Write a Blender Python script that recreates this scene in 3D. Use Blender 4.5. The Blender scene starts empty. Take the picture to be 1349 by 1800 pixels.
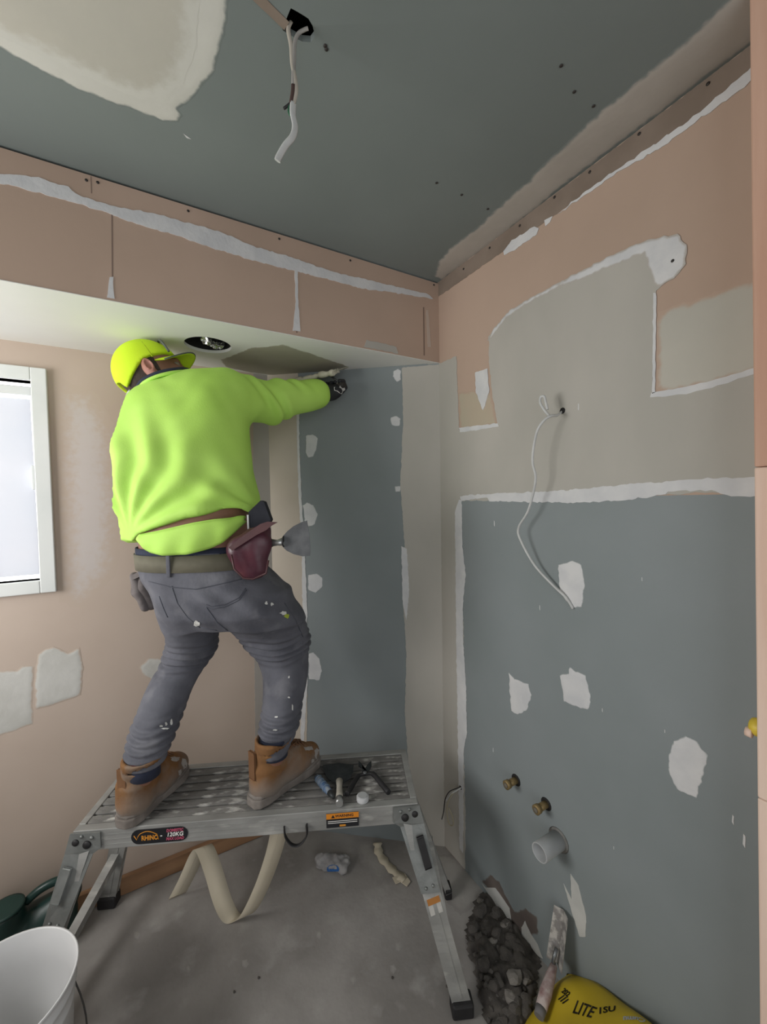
import bpy, bmesh, math, random
import numpy as np
from mathutils import Vector, Matrix, noise as mnoise
from mathutils.geometry import tessellate_polygon, delaunay_2d_cdt
from mathutils.bvhtree import BVHTree
random.seed(7)
SC = bpy.context.scene
COL = SC.collection

# ------------------------------------------------------------------ camera
CAM_H = 1.614
FPX, PITCH, ROLL, YAW = 712.1, -0.03625, -0.01673, 0.52264
FW = Vector((math.sin(YAW)*math.cos(PITCH), math.cos(YAW)*math.cos(PITCH), math.sin(PITCH)))
_R0 = Vector((math.cos(YAW), -math.sin(YAW), 0)); _U0 = _R0.cross(FW)
RT = math.cos(ROLL)*_R0 + math.sin(ROLL)*_U0
UP = -math.sin(ROLL)*_R0 + math.cos(ROLL)*_U0
CPOS = Vector((0, 0, CAM_H))
cd = bpy.data.cameras.new('camera'); cam = bpy.data.objects.new('camera', cd); COL.objects.link(cam)
cd.sensor_fit = 'VERTICAL'; cd.sensor_height = 36.0; cd.lens = FPX*36.0/1800.0; cd.clip_start = 0.02
cam.matrix_world = Matrix(((RT.x, UP.x, -FW.x, 0), (RT.y, UP.y, -FW.y, 0), (RT.z, UP.z, -FW.z, CAM_H), (0, 0, 0, 1)))
SC.camera = cam

# ------------------------------------------------------------------ world, lights, exposure
W = bpy.data.worlds.new('sky'); SC.world = W; W.use_nodes = True
bg = W.node_tree.nodes['Background']
bg.inputs[0].default_value = (0.93, 0.96, 1.0, 1); bg.inputs[1].default_value = 0.66
def area_light(name, loc, target, sx, sy, power, color=(1, 1, 1)):
    d = bpy.data.lights.new(name, 'AREA'); d.shape = 'RECTANGLE'; d.size = sx; d.size_y = sy
    d.energy = power; d.color = color
    o = bpy.data.objects.new(name, d); COL.objects.link(o); o.location = loc
    o.rotation_euler = (Vector(target)-Vector(loc)).to_track_quat('-Z', 'Y').to_euler(); return o
area_light('added_left_key', (-1.38, 1.28, 1.62), (0.5, 1.15, 1.75), 0.9, 0.8, 25.0, (1.0, 0.985, 0.96))  # key light added out of view at left to brighten soffit and figure
area_light('daylight_doorway', (-0.2, -1.25, 1.5), (0.5, 1.2, 1.3), 1.6, 1.8, 10.0, (0.97, 0.99, 1.0))
SC.view_settings.view_transform = 'Standard'; SC.view_settings.look = 'None'
SC.view_settings.gamma = 1.0; SC.view_settings.use_curve_mapping = False
SC.view_settings.exposure = 0.0

# ------------------------------------------------------------------ measured room
XR, YB, ZC, ZS, YP = 1.128, 1.4415, 2.553, 2.203, 1.957   # right wall, bulkhead face, ceiling, soffit, window wall
XL, YF = -1.5, -1.35                                        # left wall, open side behind the camera
GA = Vector((XR, YB, 0)); GB = Vector((0.512, 1.949, 0))    # angled wall from right wall to window wall
GD = (GB-GA).normalized(); GN = Vector((-GD.y, GD.x, 0)); GN = GN if GN.y < 0 else -GN
HP = 0.58                                                   # deck height of the work platform

def ray(px, py): return FW + RT*((px-674.5)/FPX) + UP*((900-py)/FPX)
def at(px, py, d): return CPOS + ray(px, py)*d              # point seen at a pixel at a depth
def hit(px, py, p0, n):
    r = ray(px, py); return CPOS + r*((Vector(p0)-CPOS).dot(n)/r.dot(n))
PL = dict(right=(Vector((XR, 0, 0)), Vector((-1, 0, 0))), back=(Vector((0, YP, 0)), Vector((0, -1, 0))),
          face=(Vector((0, YB, 0)), Vector((0, -1, 0))), ceil=(Vector((0, 0, ZC)), Vector((0, 0, -1))),
          soffit=(Vector((0, 0, ZS)), Vector((0, 0, -1))), corner=(GA, GN), floor=(Vector((0, 0, 0)), Vector((0, 0, 1))),
          deck=(Vector((0, 0, HP)), Vector((0, 0, 1))))
def on(pl, px, py, off=0.0):
    p0, n = PL[pl]; return hit(px, py, p0, n) + n*off

# ------------------------------------------------------------------ materials
def s2l(c): return tuple(((v/12.92) if v <= 0.04045 else ((v+0.055)/1.055)**2.4) for v in c)
def hexc(h): h = h.lstrip('#'); return s2l(tuple(int(h[i:i+2], 16)/255 for i in (0, 2, 4)))
MATS = {}
def M(name, c1, c2=None, scale=6.0, rough=0.8, bump=0.0, bscale=60.0, metal=0.0, lo=0.35, hi=0.65, emit=0.0, detail=5.0, stretch=None, c3=None, s3=30, lo3=.6, hi3=.7, spec=0.5, trans=0.0, dist=0.0):
    if name in MATS: return MATS[name]
    m = bpy.data.materials.new(name); m.use_nodes = True; nt = m.node_tree; N = nt.nodes; L = nt.links
    b = N['Principled BSDF']; b.inputs['Roughness'].default_value = rough; b.inputs['Metallic'].default_value = metal
    b.inputs['Specular IOR Level'].default_value = spec
    if trans: b.inputs['Transmission Weight'].default_value = trans
    a1 = hexc(c1)+(1,); out = None
    tc = N.new('ShaderNodeTexCoord'); mp = N.new('ShaderNodeMapping'); L.new(tc.outputs['Object'], mp.inputs[0])
    if stretch: mp.inputs['Scale'].default_value = stretch
    if c2:
        nz = N.new('ShaderNodeTexNoise'); nz.inputs['Scale'].default_value = scale; nz.inputs['Detail'].default_value = detail
        nz.inputs['Distortion'].default_value = dist
        L.new(mp.outputs[0], nz.inputs['Vector'])
        cr = N.new('ShaderNodeValToRGB'); cr.color_ramp.elements[0].position = lo; cr.color_ramp.elements[1].position = hi
        cr.color_ramp.elements[0].color = a1; cr.color_ramp.elements[1].color = hexc(c2)+(1,)
        L.new(nz.outputs[0], cr.inputs[0]); out = cr.outputs[0]
        if c3:
            n3 = N.new('ShaderNodeTexNoise'); n3.inputs['Scale'].default_value = s3; n3.inputs['Detail'].default_value = 6
            L.new(mp.outputs[0], n3.inputs['Vector'])
            r3 = N.new('ShaderNodeValToRGB'); r3.color_ramp.elements[0].position = lo3; r3.color_ramp.elements[1].position = hi3
            L.new(n3.outputs[0], r3.inputs[0])
            mx = N.new('ShaderNodeMix'); mx.data_type = 'RGBA'; L.new(r3.outputs[0], mx.inputs[0])
            L.new(out, mx.inputs[6]); mx.inputs[7].default_value = hexc(c3)+(1,); out = mx.outputs[2]
        L.new(out, b.inputs['Base Color'])
    else: b.inputs['Base Color'].default_value = a1
    if bump:
        nb = N.new('ShaderNodeTexNoise'); nb.inputs['Scale'].default_value = bscale; nb.inputs['Detail'].default_value = 4
        L.new(mp.outputs[0], nb.inputs['Vector'])
        bp = N.new('ShaderNodeBump'); bp.inputs['Strength'].default_value = bump; bp.inputs['Distance'].default_value = 0.004
        L.new(nb.outputs[0], bp.inputs['Height']); L.new(bp.outputs[0], b.inputs['Normal'])
    if emit:
        b.inputs['Emission Color'].default_value = a1; b.inputs['Emission Strength'].default_value = emit
    MATS[name] = m; return m

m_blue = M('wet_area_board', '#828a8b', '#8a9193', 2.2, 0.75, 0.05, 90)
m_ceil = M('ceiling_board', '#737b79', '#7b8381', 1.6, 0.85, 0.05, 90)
m_pink = M('paper_faced_board', '#b29b8a', '#bca493', 2.0, 0.9, 0.05, 90)
m_pinkL = M('paper_faced_board_wall', '#b7a698', '#c0b0a3', 1.8, 0.9, 0.04, 80)
m_cream = M('dried_compound', '#afaca4', '#b8b4ac', 4.0, 0.9, 0.12, 40, stretch=(1, 1, .5))
m_creamw = M('warm_compound', '#b9afa1', '#c0b6a9', 5.0, 0.9, 0.1, 40)
m_ccream = M('ceiling_compound', '#b7b4aa', '#bfbbb0', 4.0, 0.9, 0.1, 40)
m_tint = M('tinted_compound', '#b4ad98', '#b9aa96', 5.0, 0.9, 0.1, 40)
m_white = M('fresh_compound', '#c9cacc', '#d6d6d6', 14.0, 0.85, 0.3, 70)
m_wet = M('wet_compound', '#a09b8d', '#a8a396', 8.0, 0.6, 0.1, 40)
m_greyc = M('grey_compound', '#a39e98', '#aaa59f', 4.0, 0.9, 0.1, 40)
m_soff = M('soffit_paint', '#dededa', '#e4e4e0', 3.0, 0.75, 0.04, 60)
m_brownstrip = M('bare_brown_paper', '#7e7064', '#8a7c70', 9.0, 0.9, 0.1, 60)
m_dark = M('cavity_dark', '#1c1a1a')
m_conc = M('concrete', '#827e7a', '#a19d99', 3.5, 0.9, 0.35, 45, c3='#a5a29e', s3=9, lo3=.56, hi3=.78, detail=8, dist=.3)
m_concL = M('cement_smear', '#9a9691', '#a8a49f', 9, 0.9, 0.3, 45)
m_dirt = M('dirt', '#3c3835', '#5e5954', 25, 1.0, 0.8, 60)
m_stone = M('rubble_stone', '#4c4844', '#736e69', 18, 1.0, 0.6, 60)
m_stoneL = M('pale_rubble', '#827d77', '#928d87', 18, 1.0, 0.5, 60)
m_wood = M('bare_timber', '#cda893', '#be957f', 3, 0.75, 0.1, 60, stretch=(6, 6, .5))
m_woodL = M('pale_timber', '#e4cbba', '#d8b8a5', 3, 0.75, 0.1, 60, stretch=(6, 6, .5))
m_batten = M('batten_timber', '#a5805f', '#8d6b4f', 3, 0.8, 0.15, 60, stretch=(.6, 8, 8))
m_wframe = M('window_frame_paint', '#d4d8d6', '#dde0de', 5, 0.5)
m_screw = M('screw_head', '#3a3634', metal=0.3, rough=.6)

# ------------------------------------------------------------------ object helpers
def tag(o, label=None, cat=None, group=None, kind=None):
    if label: o['label'] = label
    if cat: o['category'] = cat
    if group: o['group'] = group
    if kind: o['kind'] = kind
    return o
def mkobj(name, me, mat=None, parent=None):
    o = bpy.data.objects.new(name, me); COL.objects.link(o)
    if mat is not None: me.materials.clear(); me.materials.append(mat)
    if parent is not None: o.parent = parent
    return o
def empty(name, loc=(0, 0, 0), rz=0.0):
    o = bpy.data.objects.new(name, None); COL.objects.link(o); o.location = loc; o.rotation_euler = (0, 0, rz)
    o.empty_display_size = 0.05; return o
def inv(o):
    return (Matrix.Translation(o.location) @ o.rotation_euler.to_matrix().to_4x4()).inverted()
def mesh(name, verts, faces, smooth=False):
    me = bpy.data.meshes.new(name); me.from_pydata([tuple(v) for v in verts], [], [tuple(f) for f in faces]); me.update()
    if smooth: me.polygons.foreach_set('use_smooth', [True]*len(me.polygons))
    return me
class MB:
    def __init__(s): s.bm = bmesh.new(); s.sm = []
    def box(s, lo, hi, mat=None, bev=0.0):
        lo = Vector(lo); hi = Vector(hi)
        g = bmesh.ops.create_cube(s.bm, size=1.0)['verts']
        for v in g:
            p = Vector(((v.co.x+.5), (v.co.y+.5), (v.co.z+.5)))
            v.co = Vector((lo.x+(hi.x-lo.x)*p.x, lo.y+(hi.y-lo.y)*p.y, lo.z+(hi.z-lo.z)*p.z))
        if bev:
            es = list({e for v in g for e in v.link_edges})
            r = bmesh.ops.bevel(s.bm, geom=es, offset=bev, segments=2, affect='EDGES', profile=.5); g = list({v for f in r['faces'] for v in f.verts} | {v for v in g if v.is_valid})
        if mat is not None:
            for v in g: v.co = mat @ v.co
        return s
    def obox(s, c, ax, ay, az, bev=0.0):      # oriented box: centre and three half axes
        ax, ay, az = Vector(ax), Vector(ay), Vector(az)
        m = Matrix(((ax.x, ay.x, az.x, c[0]), (ax.y, ay.y, az.y, c[1]), (ax.z, ay.z, az.z, c[2]), (0, 0, 0, 1)))
        g = bmesh.ops.create_cube(s.bm, size=2.0)['verts']
        for v in g: v.co = m @ v.co
        if bev:
            es = list({e for v in g for e in v.link_edges}); bmesh.ops.bevel(s.bm, geom=es, offset=bev, segments=2, affect='EDGES', profile=.5)
        return s
    def tube(s, pts, r, seg=8, flat=None, cap=True, up=None):
        pts = [Vector(p) for p in pts]; n = len(pts); rs = r if isinstance(r, (list, tuple)) else [r]*n
        rings = []; prev = None
        for i, p in enumerate(pts):
            t = (pts[min(i+1, n-1)]-pts[max(i-1, 0)]).normalized()
            if prev is None:
                a = Vector(up) if up is not None else (Vector((0, 0, 1)) if abs(t.z) < .9 else Vector((1, 0, 0)))
            else: a = prev
            x = (a - t*a.dot(t)).normalized(); prev = x; y = t.cross(x)
            fl = flat if flat else 1.0
            rings.append([s.bm.verts.new(p + x*math.cos(2*math.pi*k/seg)*rs[i] + y*math.sin(2*math.pi*k/seg)*rs[i]*fl) for k in range(seg)])
        for i in range(n-1):
            for k in range(seg):
                f = s.bm.faces.new((rings[i][k], rings[i][(k+1) % seg], rings[i+1][(k+1) % seg], rings[i+1][k])); f.smooth = True
        if cap: s.bm.faces.new(rings[0][::-1]); s.bm.faces.new(rings[-1])
        return s
    def lathe(s, prof, mat=Matrix(), seg=24):
        rings = [[s.bm.verts.new(mat @ Vector((r*math.cos(2*math.pi*k/seg), r*math.sin(2*math.pi*k/seg), z))) for k in range(seg)] for r, z in prof]
        for i in range(len(rings)-1):
            for k in range(seg):
                f = s.bm.faces.new((rings[i][k], rings[i][(k+1) % seg], rings[i+1][(k+1) % seg], rings[i+1][k])); f.smooth = True
        if prof[0][0] > 1e-6 and getattr(s, 'capends', True): s.bm.faces.new(rings[0][::-1])
        if prof[-1][0] > 1e-6 and getattr(s, 'capends', True): s.bm.faces.new(rings[-1])
        return s
    def poly(s, outline, nrm, th):
        # prism: list of 3D outline points extruded along nrm by th
        nrm = Vector(nrm); o = [Vector(p) for p in outline]; n = len(o)
        tris = tessellate_polygon([o])
        a = [s.bm.verts.new(p) for p in o]; b = [s.bm.verts.new(p+nrm*th) for p in o]
        for t in tris:
            for lst in (a, b):
                try: s.bm.faces.new([lst[i] for i in t])
                except ValueError: pass
        for i in range(n):
            j = (i+1) % n
            try: s.bm.faces.new((a[i], a[j], b[j], b[i]))
            except ValueError: pass
        return s
    def build(s, name, mat, parent=None, local=None, smooth=False):
        bmesh.ops.recalc_face_normals(s.bm, faces=s.bm.faces)
        if local is not None: bmesh.ops.transform(s.bm, matrix=local, verts=s.bm.verts)
        me = bpy.data.meshes.new(name); s.bm.to_mesh(me); s.bm.free()
        if smooth: me.polygons.foreach_set('use_smooth', [True]*len(me.polygons))
        return mkobj(name, me, mat, parent)
def ragged(pts, step, jit, seed=0):
    out = []; n = len(pts); rnd = random.Random(seed)
    off = rnd.random()*50
    for i in range(n):
        a, b = pts[i], pts[(i+1) % n]; L = (b-a).length; k = max(1, int(L/step))
        d = (b-a); 
        for q in range(k):
            p = a + d*(q/k); 
            j = Vector((mnoise.noise(p*55+Vector((off, 0, 0))), mnoise.noise(p*55+Vector((0, off, 7))), mnoise.noise(p*55+Vector((3, 9, off)))))
            j2 = Vector((mnoise.noise(p*170+Vector((off, 1, 0))), mnoise.noise(p*170+Vector((2, off, 7))), mnoise.noise(p*170+Vector((5, 9, off)))))
            out.append(p + j*jit + j2*jit*.6)
    return out
PSEED = [0]
FEATH = {}
SUBC = dict(right='#b7a08f', board='#868e8f', corner='#868e8f', ceil='#777f7d', back='#bbab9d', soffit='#e1e1dd', floor='#94908c', cream='#b4afa8', edge='#cac9c2')
def feathered(mat, sub):
    # same compound, blending into the board it was trowelled onto along its edge
    if (mat.name, sub) in FEATH: return FEATH[(mat.name, sub)]
    m = mat.copy(); m.name = mat.name+'_feathered'; nt = m.node_tree; N = nt.nodes; L = nt.links
    at_ = N.new('ShaderNodeAttribute'); at_.attribute_name = 'edge'
    nz = N.new('ShaderNodeTexNoise'); nz.inputs['Scale'].default_value = 45; nz.inputs['Detail'].default_value = 6
    tc = N.new('ShaderNodeTexCoord'); L.new(tc.outputs['Object'], nz.inputs['Vector'])
    ad = N.new('ShaderNodeMath'); ad.operation = 'MULTIPLY_ADD'; L.new(nz.outputs[0], ad.inputs[0]); ad.inputs[1].default_value = .9; ad.inputs[2].default_value = -.45
    sm = N.new('ShaderNodeMath'); sm.operation = 'ADD'; L.new(at_.outputs['Fac'], sm.inputs[0]); L.new(ad.outputs[0], sm.inputs[1])
    mr = N.new('ShaderNodeMapRange'); mr.interpolation_type = 'SMOOTHSTEP'; mr.inputs[1].default_value = .1; mr.inputs[2].default_value = .7; L.new(sm.outputs[0], mr.inputs[0])
    b = N['Principled BSDF']; mx = N.new('ShaderNodeMix'); mx.data_type = 'RGBA'; L.new(mr.outputs[0], mx.inputs[0]); mx.inputs[6].default_value = hexc(SUBC[sub])+(1,)
    if b.inputs['Base Color'].links: L.new(b.inputs['Base Color'].links[0].from_socket, mx.inputs[7])
    else: mx.inputs[7].default_value = b.inputs['Base Color'].default_value
    L.new(mx.outputs[2], b.inputs['Base Color']); FEATH[(mat.name, sub)] = m; return m
def feather_patch(name, parent, pl, pts, w, th, mat, base, sub):
    p0, n = PL[pl]; x = (pts[1]-pts[0]); x = (x-n*x.dot(n)).normalized(); y = n.cross(x); o = pts[0]
    q = [((p-o).dot(x), (p-o).dot(y)) for p in pts]; A = np.array(q); B = np.roll(A, -1, 0)
    g = max(w/2.5, .006); lo, hi = A.min(0), A.max(0)
    gx, gy = np.meshgrid(np.arange(lo[0]+g/2, hi[0], g), np.arange(lo[1]+g/2, hi[1], g)); G = np.stack([gx.ravel(), gy.ravel()], 1)
    def dist(P):
        e = B-A; L2 = (e**2).sum(1)+1e-12; d = np.full(len(P), 9.); ins = np.zeros(len(P), bool)
        for i in range(len(A)):
            r = P-A[i]; t = np.clip((r@e[i])/L2[i], 0, 1); d = np.minimum(d, np.hypot(*(r-t[:, None]*e[i]).T))
            c = (A[i, 1] > P[:, 1]) != (B[i, 1] > P[:, 1]); xx = (B[i, 0]-A[i, 0])*(P[:, 1]-A[i, 1])/(B[i, 1]-A[i, 1]+1e-12)+A[i, 0]; ins ^= c & (P[:, 0] < xx)
        return d, ins
    d, ins = dist(G); G = G[ins & (d > g*.4)]
    vs, _, fs, *_ = delaunay_2d_cdt([Vector(v) for v in q]+[Vector(v) for v in G.tolist()], [], [list(range(len(q)))], 1, 1e-6)
    dd, _ = dist(np.array([tuple(v) for v in vs])); e = np.clip(dd/w, 0, 1)
    P3 = [o+x*v.x+y*v.y+n*(base+.0001+th*float(t)) for v, t in zip(vs, e)]
    me = mesh(name, P3, fs, True); at_ = me.attributes.new('edge', 'FLOAT', 'POINT'); at_.data.foreach_set('value', e.astype(np.float32))
    return mkobj(name, me, feathered(mat, sub or pl), parent)
def patch(name, parent, pl, pix, th=0.0015, mat=None, jit=0.006, base=0.0, step=0.009, label=None, world=False, feather=0, sub=None):
    # thin slab of compound or board lying on a plane; ragged outline
    p0, n = PL[pl]; PSEED[0] += 1
    pts = [Vector(q) for q in pix] if world else [on(pl, *q) for q in pix]
    if jit:
        pts = ragged(pts, step, jit, PSEED[0]); pts = [p - n*((p-p0).dot(n)) for p in pts]
    if feather:
        o = feather_patch(name, parent, pl, pts, feather, th, mat or m_white, base, sub)
        if label: o['label'] = label
        return o
    pts = [p + n*base for p in pts]
    mb = MB(); mb.poly(pts, n, th)
    o = mb.build(name, mat or m_white, parent)
    if label: o['label'] = label
    return o
def smoothpts(pts, k=6):
    # Catmull-Rom through 3D points
    pts = [Vector(p) for p in pts]; out = []; n = len(pts)
    for i in range(n-1):
        a, b, c, d = pts[max(i-1, 0)], pts[i], pts[i+1], pts[min(i+2, n-1)]
        for q in range(k):
            t = q/k; out.append(.5*((2*b)+(c-a)*t+(2*a-5*b+4*c-d)*t*t+(3*b-a-3*c+d)*t**3))
    out.append(pts[-1]); return out
def text_mesh(name, body, size, mat, parent, mtx, bold=0.0, shear=0.0, sx=1.0, align='CENTER'):
    cu = bpy.data.curves.new('lettering', 'FONT'); cu.body = body; cu.size = size; cu.align_x = align; cu.align_y = 'CENTER'
    cu.extrude = 0.0004; cu.offset = bold; cu.shear = shear; cu.resolution_u = 3
    t = bpy.data.objects.new('lettering_tmp', cu); COL.objects.link(t); bpy.context.view_layer.update()
    me = bpy.data.meshes.new_from_object(t.evaluated_get(bpy.context.evaluated_depsgraph_get()))
    bpy.data.objects.remove(t); me.name = name
    me.transform(mtx @ Matrix.Diagonal((sx, 1, 1, 1)))
    return mkobj(name, me, mat, parent)

# ------------------------------------------------------------------ structure
T = 0.09
mb = MB(); mb.box((XL-.1, YF, -.12), (XR+.3, YP+.35, 0)); floor = mb.build('floor', m_conc)
tag(floor, 'dusty grey concrete floor with plaster smears', 'floor', kind='structure')
# ceiling with a ragged cable hole
ch = on('ceil', 524, 46)
hole = [ch + Vector((math.cos(a)*.030*(1+.25*math.sin(3*a+1)), math.sin(a)*.030*(1+.25*math.cos(2*a)), 0)) for a in [2*math.pi*k/14 for k in range(14)]]
def holed_plate(outer, hole, n, th):
    # outer and hole: 3D loops in one plane -> plate with a hole
    mb = MB(); a = [Vector(p) for p in outer]; b = [Vector(p) for p in hole]; n = Vector(n)
    tris = tessellate_polygon([a, b]); al = a+b
    v0 = [mb.bm.verts.new(p) for p in al]; v1 = [mb.bm.verts.new(p+n*th) for p in al]
    for t in tris:
        mb.bm.faces.new([v0[i] for i in t]); mb.bm.faces.new([v1[i] for i in t])
    for base, k in ((0, len(a)), (len(a), len(b))):
        for i in range(k):
            j = (i+1) % k; mb.bm.faces.new((v0[base+i], v0[base+j], v1[base+j], v1[base+i]))
    return mb
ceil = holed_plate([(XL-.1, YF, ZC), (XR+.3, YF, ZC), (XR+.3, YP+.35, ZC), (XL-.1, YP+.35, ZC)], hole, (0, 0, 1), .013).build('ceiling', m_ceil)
tag(ceil, 'grey green plasterboard ceiling with compound along its edges', 'ceiling', kind='structure')
mb = MB(); mb.box((ch.x-.12, ch.y-.12, ZC+.1), (ch.x+.12, ch.y+.12, ZC+.11))
for sx_, sy_ in ((1, 0), (-1, 0), (0, 1), (0, -1)):
    mb.box((ch.x+sx_*.12-(.004 if sx_ else .12), ch.y+sy_*.12-(.004 if sy_ else .12), ZC+.013), (ch.x+sx_*.12+(.004 if sx_ else .12), ch.y+sy_*.12+(.004 if sy_ else .12), ZC+.1))
mb.build('ceiling_void', m_dark, ceil)
# right wall
mb = MB(); mb.box((XR, 0.30, 0), (XR+T, YB+.1, ZC)); wr = mb.build('wall_right', m_pink)
tag(wr, 'right wall of blue grey wet area board below and pinkish board above', 'wall', kind='structure')
mb = MB(); mb.box((XR, YF, 0), (XR+T, -0.62, ZC)); mb.box((XR, -0.62, 2.1), (XR+T, 0.2, ZC))
tag(mb.build('wall_entry', m_pink), 'wall beside and over the door opening', 'wall', kind='structure')
# left wall; its unseen opening is added to go with the left key light
mb = MB(); mb.box((XL-T, YF, 0), (XL, YP+T, 1.25)); mb.box((XL-T, YF, 2.2), (XL, YP+T, ZC)); mb.box((XL-T, YF, 1.25), (XL, .4, 2.2)); mb.box((XL-T, 1.5, 1.25), (XL, YP+T, 2.2))
tag(mb.build('wall_left', m_pinkL), 'left wall with an added unseen opening', 'wall', kind='structure')
# window wall
WX0, WX1, WZ0, WZ1 = -1.12, -0.365, 1.325, 2.065
mb = MB(); mb.box((XL-T, YP, 0), (GB.x+.12, YP+T, WZ0)); mb.box((XL-T, YP, WZ1), (GB.x+.12, YP+T, ZC))
mb.box((XL-T, YP, WZ0), (WX0, YP+T, WZ1)); mb.box((WX1, YP, WZ0), (GB.x+.12, YP+T, WZ1))
wb = mb.build('wall_back', m_pinkL); tag(wb, 'pinkish plasterboard wall with a small window at left', 'wall', kind='structure')
# angled wall between window wall and right wall
mb = MB(); gout = -GN*T
mb.poly([GA, GB+GD*.02, GB+GD*.02+gout, GA+gout], (0, 0, 1), ZS)
wc = mb.build('wall_corner', m_blue); tag(wc, 'angled blue grey board wall behind the work platform', 'wall', kind='structure')
# bulkhead: front board and soffit with a duct hole
mb = MB(); mb.box((XL, YB, ZS-.001), (XR, YB+.013, ZC-.007)); bh = mb.build('wall_bulkhead', m_pink)
tag(bh, 'long plasterboard bulkhead under the ceiling, pinkish face and white underside', 'bulkhead', kind='structure')
hc = on('soffit', 366, 607); HR = .083
hloop = [hc+Vector((math.cos(2*math.pi*k/40)*HR, math.sin(2*math.pi*k/40)*HR, 0)) for k in range(40)]
holed_plate([(XL, YB+.013, ZS), (XR, YB+.013, ZS), (XR, YP, ZS), (XL, YP, ZS)], hloop, (0, 0, 1), .011).build('soffit_board', m_soff, bh)
mb = MB(); mb.box((XL, YB-.002, ZS-.002), (XR, YB+.03, ZS)); mb.build('edge_bead', m_soff, bh)

# ---- right wall layers
patch('wet_area_board', wr, 'right', [(XR, .30, 0.0), (XR, 1.303, 0.0), (XR, 1.303, 1.603), (XR, .30, 1.608)], .0012, m_blue, 0, world=True)
# corner strip plus broad skim above the board
patch('compound_skim', wr, 'right', [(771, 640), (803, 626), (808, 757), (843, 753), (876, 748), (866, 690), (861, 640), (860, 592), (872, 575), (900, 545), (950, 516), (1000, 490), (1050, 465), (1100, 440), (1140, 424), (1190, 414), (1206, 430), (1205, 462), (1190, 485), (1153, 512), (1152, 600), (1148, 692), (1200, 688), (1260, 675), (1330, 655), (1345, 865), (1200, 868), (1080, 872), (960, 880), (812, 880), (769, 880)], .0014, m_cream, .004, base=.0004)
patch('compound_strip', wr, 'right', [(XR, 1.4405, 1.606), (XR, 1.303, 1.606), (XR, 1.3, 1.2), (XR, 1.297, .8), (XR, 1.303, .5), (XR, 1.296, .25), (XR, 1.302, .004), (XR, 1.4405, 0.004)], .0016, m_cream, .005, base=.0004, world=True)
patch('thin_skim', wr, 'right', [(1155, 548), (1240, 520), (1340, 488), (1345, 650), (1260, 672), (1200, 686), (1150, 690)], .0010, m_ccream, .006, feather=.022)
patch('skim_or_spill_tint', wr, 'right', [(806, 690), (840, 686), (864, 690), (874, 748), (809, 756)], .0010, m_tint, .003, feather=.02)
patch('plaster_patch', wr, 'right', [(836, 655), (858, 648), (861, 690), (850, 722), (838, 690)], .0018, m_white, .004, base=.0012)
# whiter trowel edges
patch('compound_edge', wr, 'right', [(858, 600), (870, 575), (898, 545), (950, 515), (1000, 488), (1050, 462), (1100, 438), (1140, 421), (1192, 412), (1209, 430), (1206, 464), (1186, 488), (1158, 508), (1150, 500), (1140, 470), (1135, 445), (1090, 462), (1040, 485), (985, 505), (930, 532), (890, 560), (869, 590)], .0008, m_white, .005, base=.0019, feather=.010, sub='cream')
patch('compound_edge', wr, 'right', [(1146, 690), (1200, 682), (1260, 667), (1335, 645), (1336, 655), (1262, 679), (1200, 694), (1144, 699)], .0014, m_white, .003, base=.0012)
patch('compound_edge', wr, 'right', [(1150, 515), (1155, 515), (1153, 690), (1148, 692)], .0012, m_white, .002, base=.0014)
patch('compound_edge', wr, 'right', [(810, 872), (862, 868), (900, 866), (960, 864), (1040, 858), (1130, 850), (1220, 842), (1340, 838), (1345, 872), (1290, 872), (1250, 862), (1200, 862), (1150, 872), (1100, 880), (1000, 884), (930, 882), (862, 881), (858, 874), (812, 880)], .0014, m_white, .005, base=.0016)
patch('compound_edge', wr, 'right', [(808, 878), (813, 880), (814, 960), (820, 1010), (815, 1060), (815, 1120), (820, 1200), (822, 1290), (816, 1320), (815, 1500), (809, 1490), (806, 1290), (803, 1100), (801, 900)], .0010, m_white, .004, base=.0021)
patch('compound_edge', wr, 'right', [(808, 752), (876, 744), (878, 750), (810, 760)], .0012, m_white, .003, base=.0014)
# bare strip and white band under the ceiling
patch('bare_paper_strip', wr, 'right', [(XR, 1.4405, 2.49), (XR, 1.4405, ZC-.001), (XR, .34, ZC-.001), (XR, .34, 2.485)], .0010, m_brownstrip, .003, world=True)
patch('compound_edge', wr, 'right', [(886, 442), (900, 424), (940, 398), (948, 402), (945, 412), (905, 440), (888, 448)], .0018, m_white, .004, base=.0008)
patch('compound_edge', wr, 'right', [(958, 388), (972, 380), (968, 390), (960, 398)], .0018, m_white, .002, base=.0008)
patch('compound_edge', wr, 'right', [(982, 376), (1030, 338), (1090, 296), (1150, 255), (1210, 215), (1260, 172), (1345, 100), (1345, 128), (1290, 168), (1215, 222), (1160, 262), (1100, 296), (1060, 322), (1020, 350)], .0018, m_white, .005, base=.0008)
for pts in ([(982, 992), (1008, 984), (1024, 992), (1030, 1030), (1024, 1068), (1008, 1070), (992, 1052), (984, 1040)],
            [(895, 1180), (906, 1192), (930, 1202), (936, 1222), (928, 1248), (912, 1257), (899, 1250), (896, 1215)],
            [(984, 1186), (1000, 1182), (1003, 1172), (1012, 1180), (1030, 1184), (1036, 1205), (1041, 1235), (1034, 1248), (1012, 1242), (992, 1234)],
            [(1186, 1300), (1204, 1292), (1226, 1300), (1247, 1328), (1237, 1370), (1226, 1404), (1190, 1388), (1176, 1360), (1176, 1325)]):
    patch('plaster_patch', wr, 'right', pts, .0014, m_white, .004, base=.0013, step=.008, feather=.006, sub='board')
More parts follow.
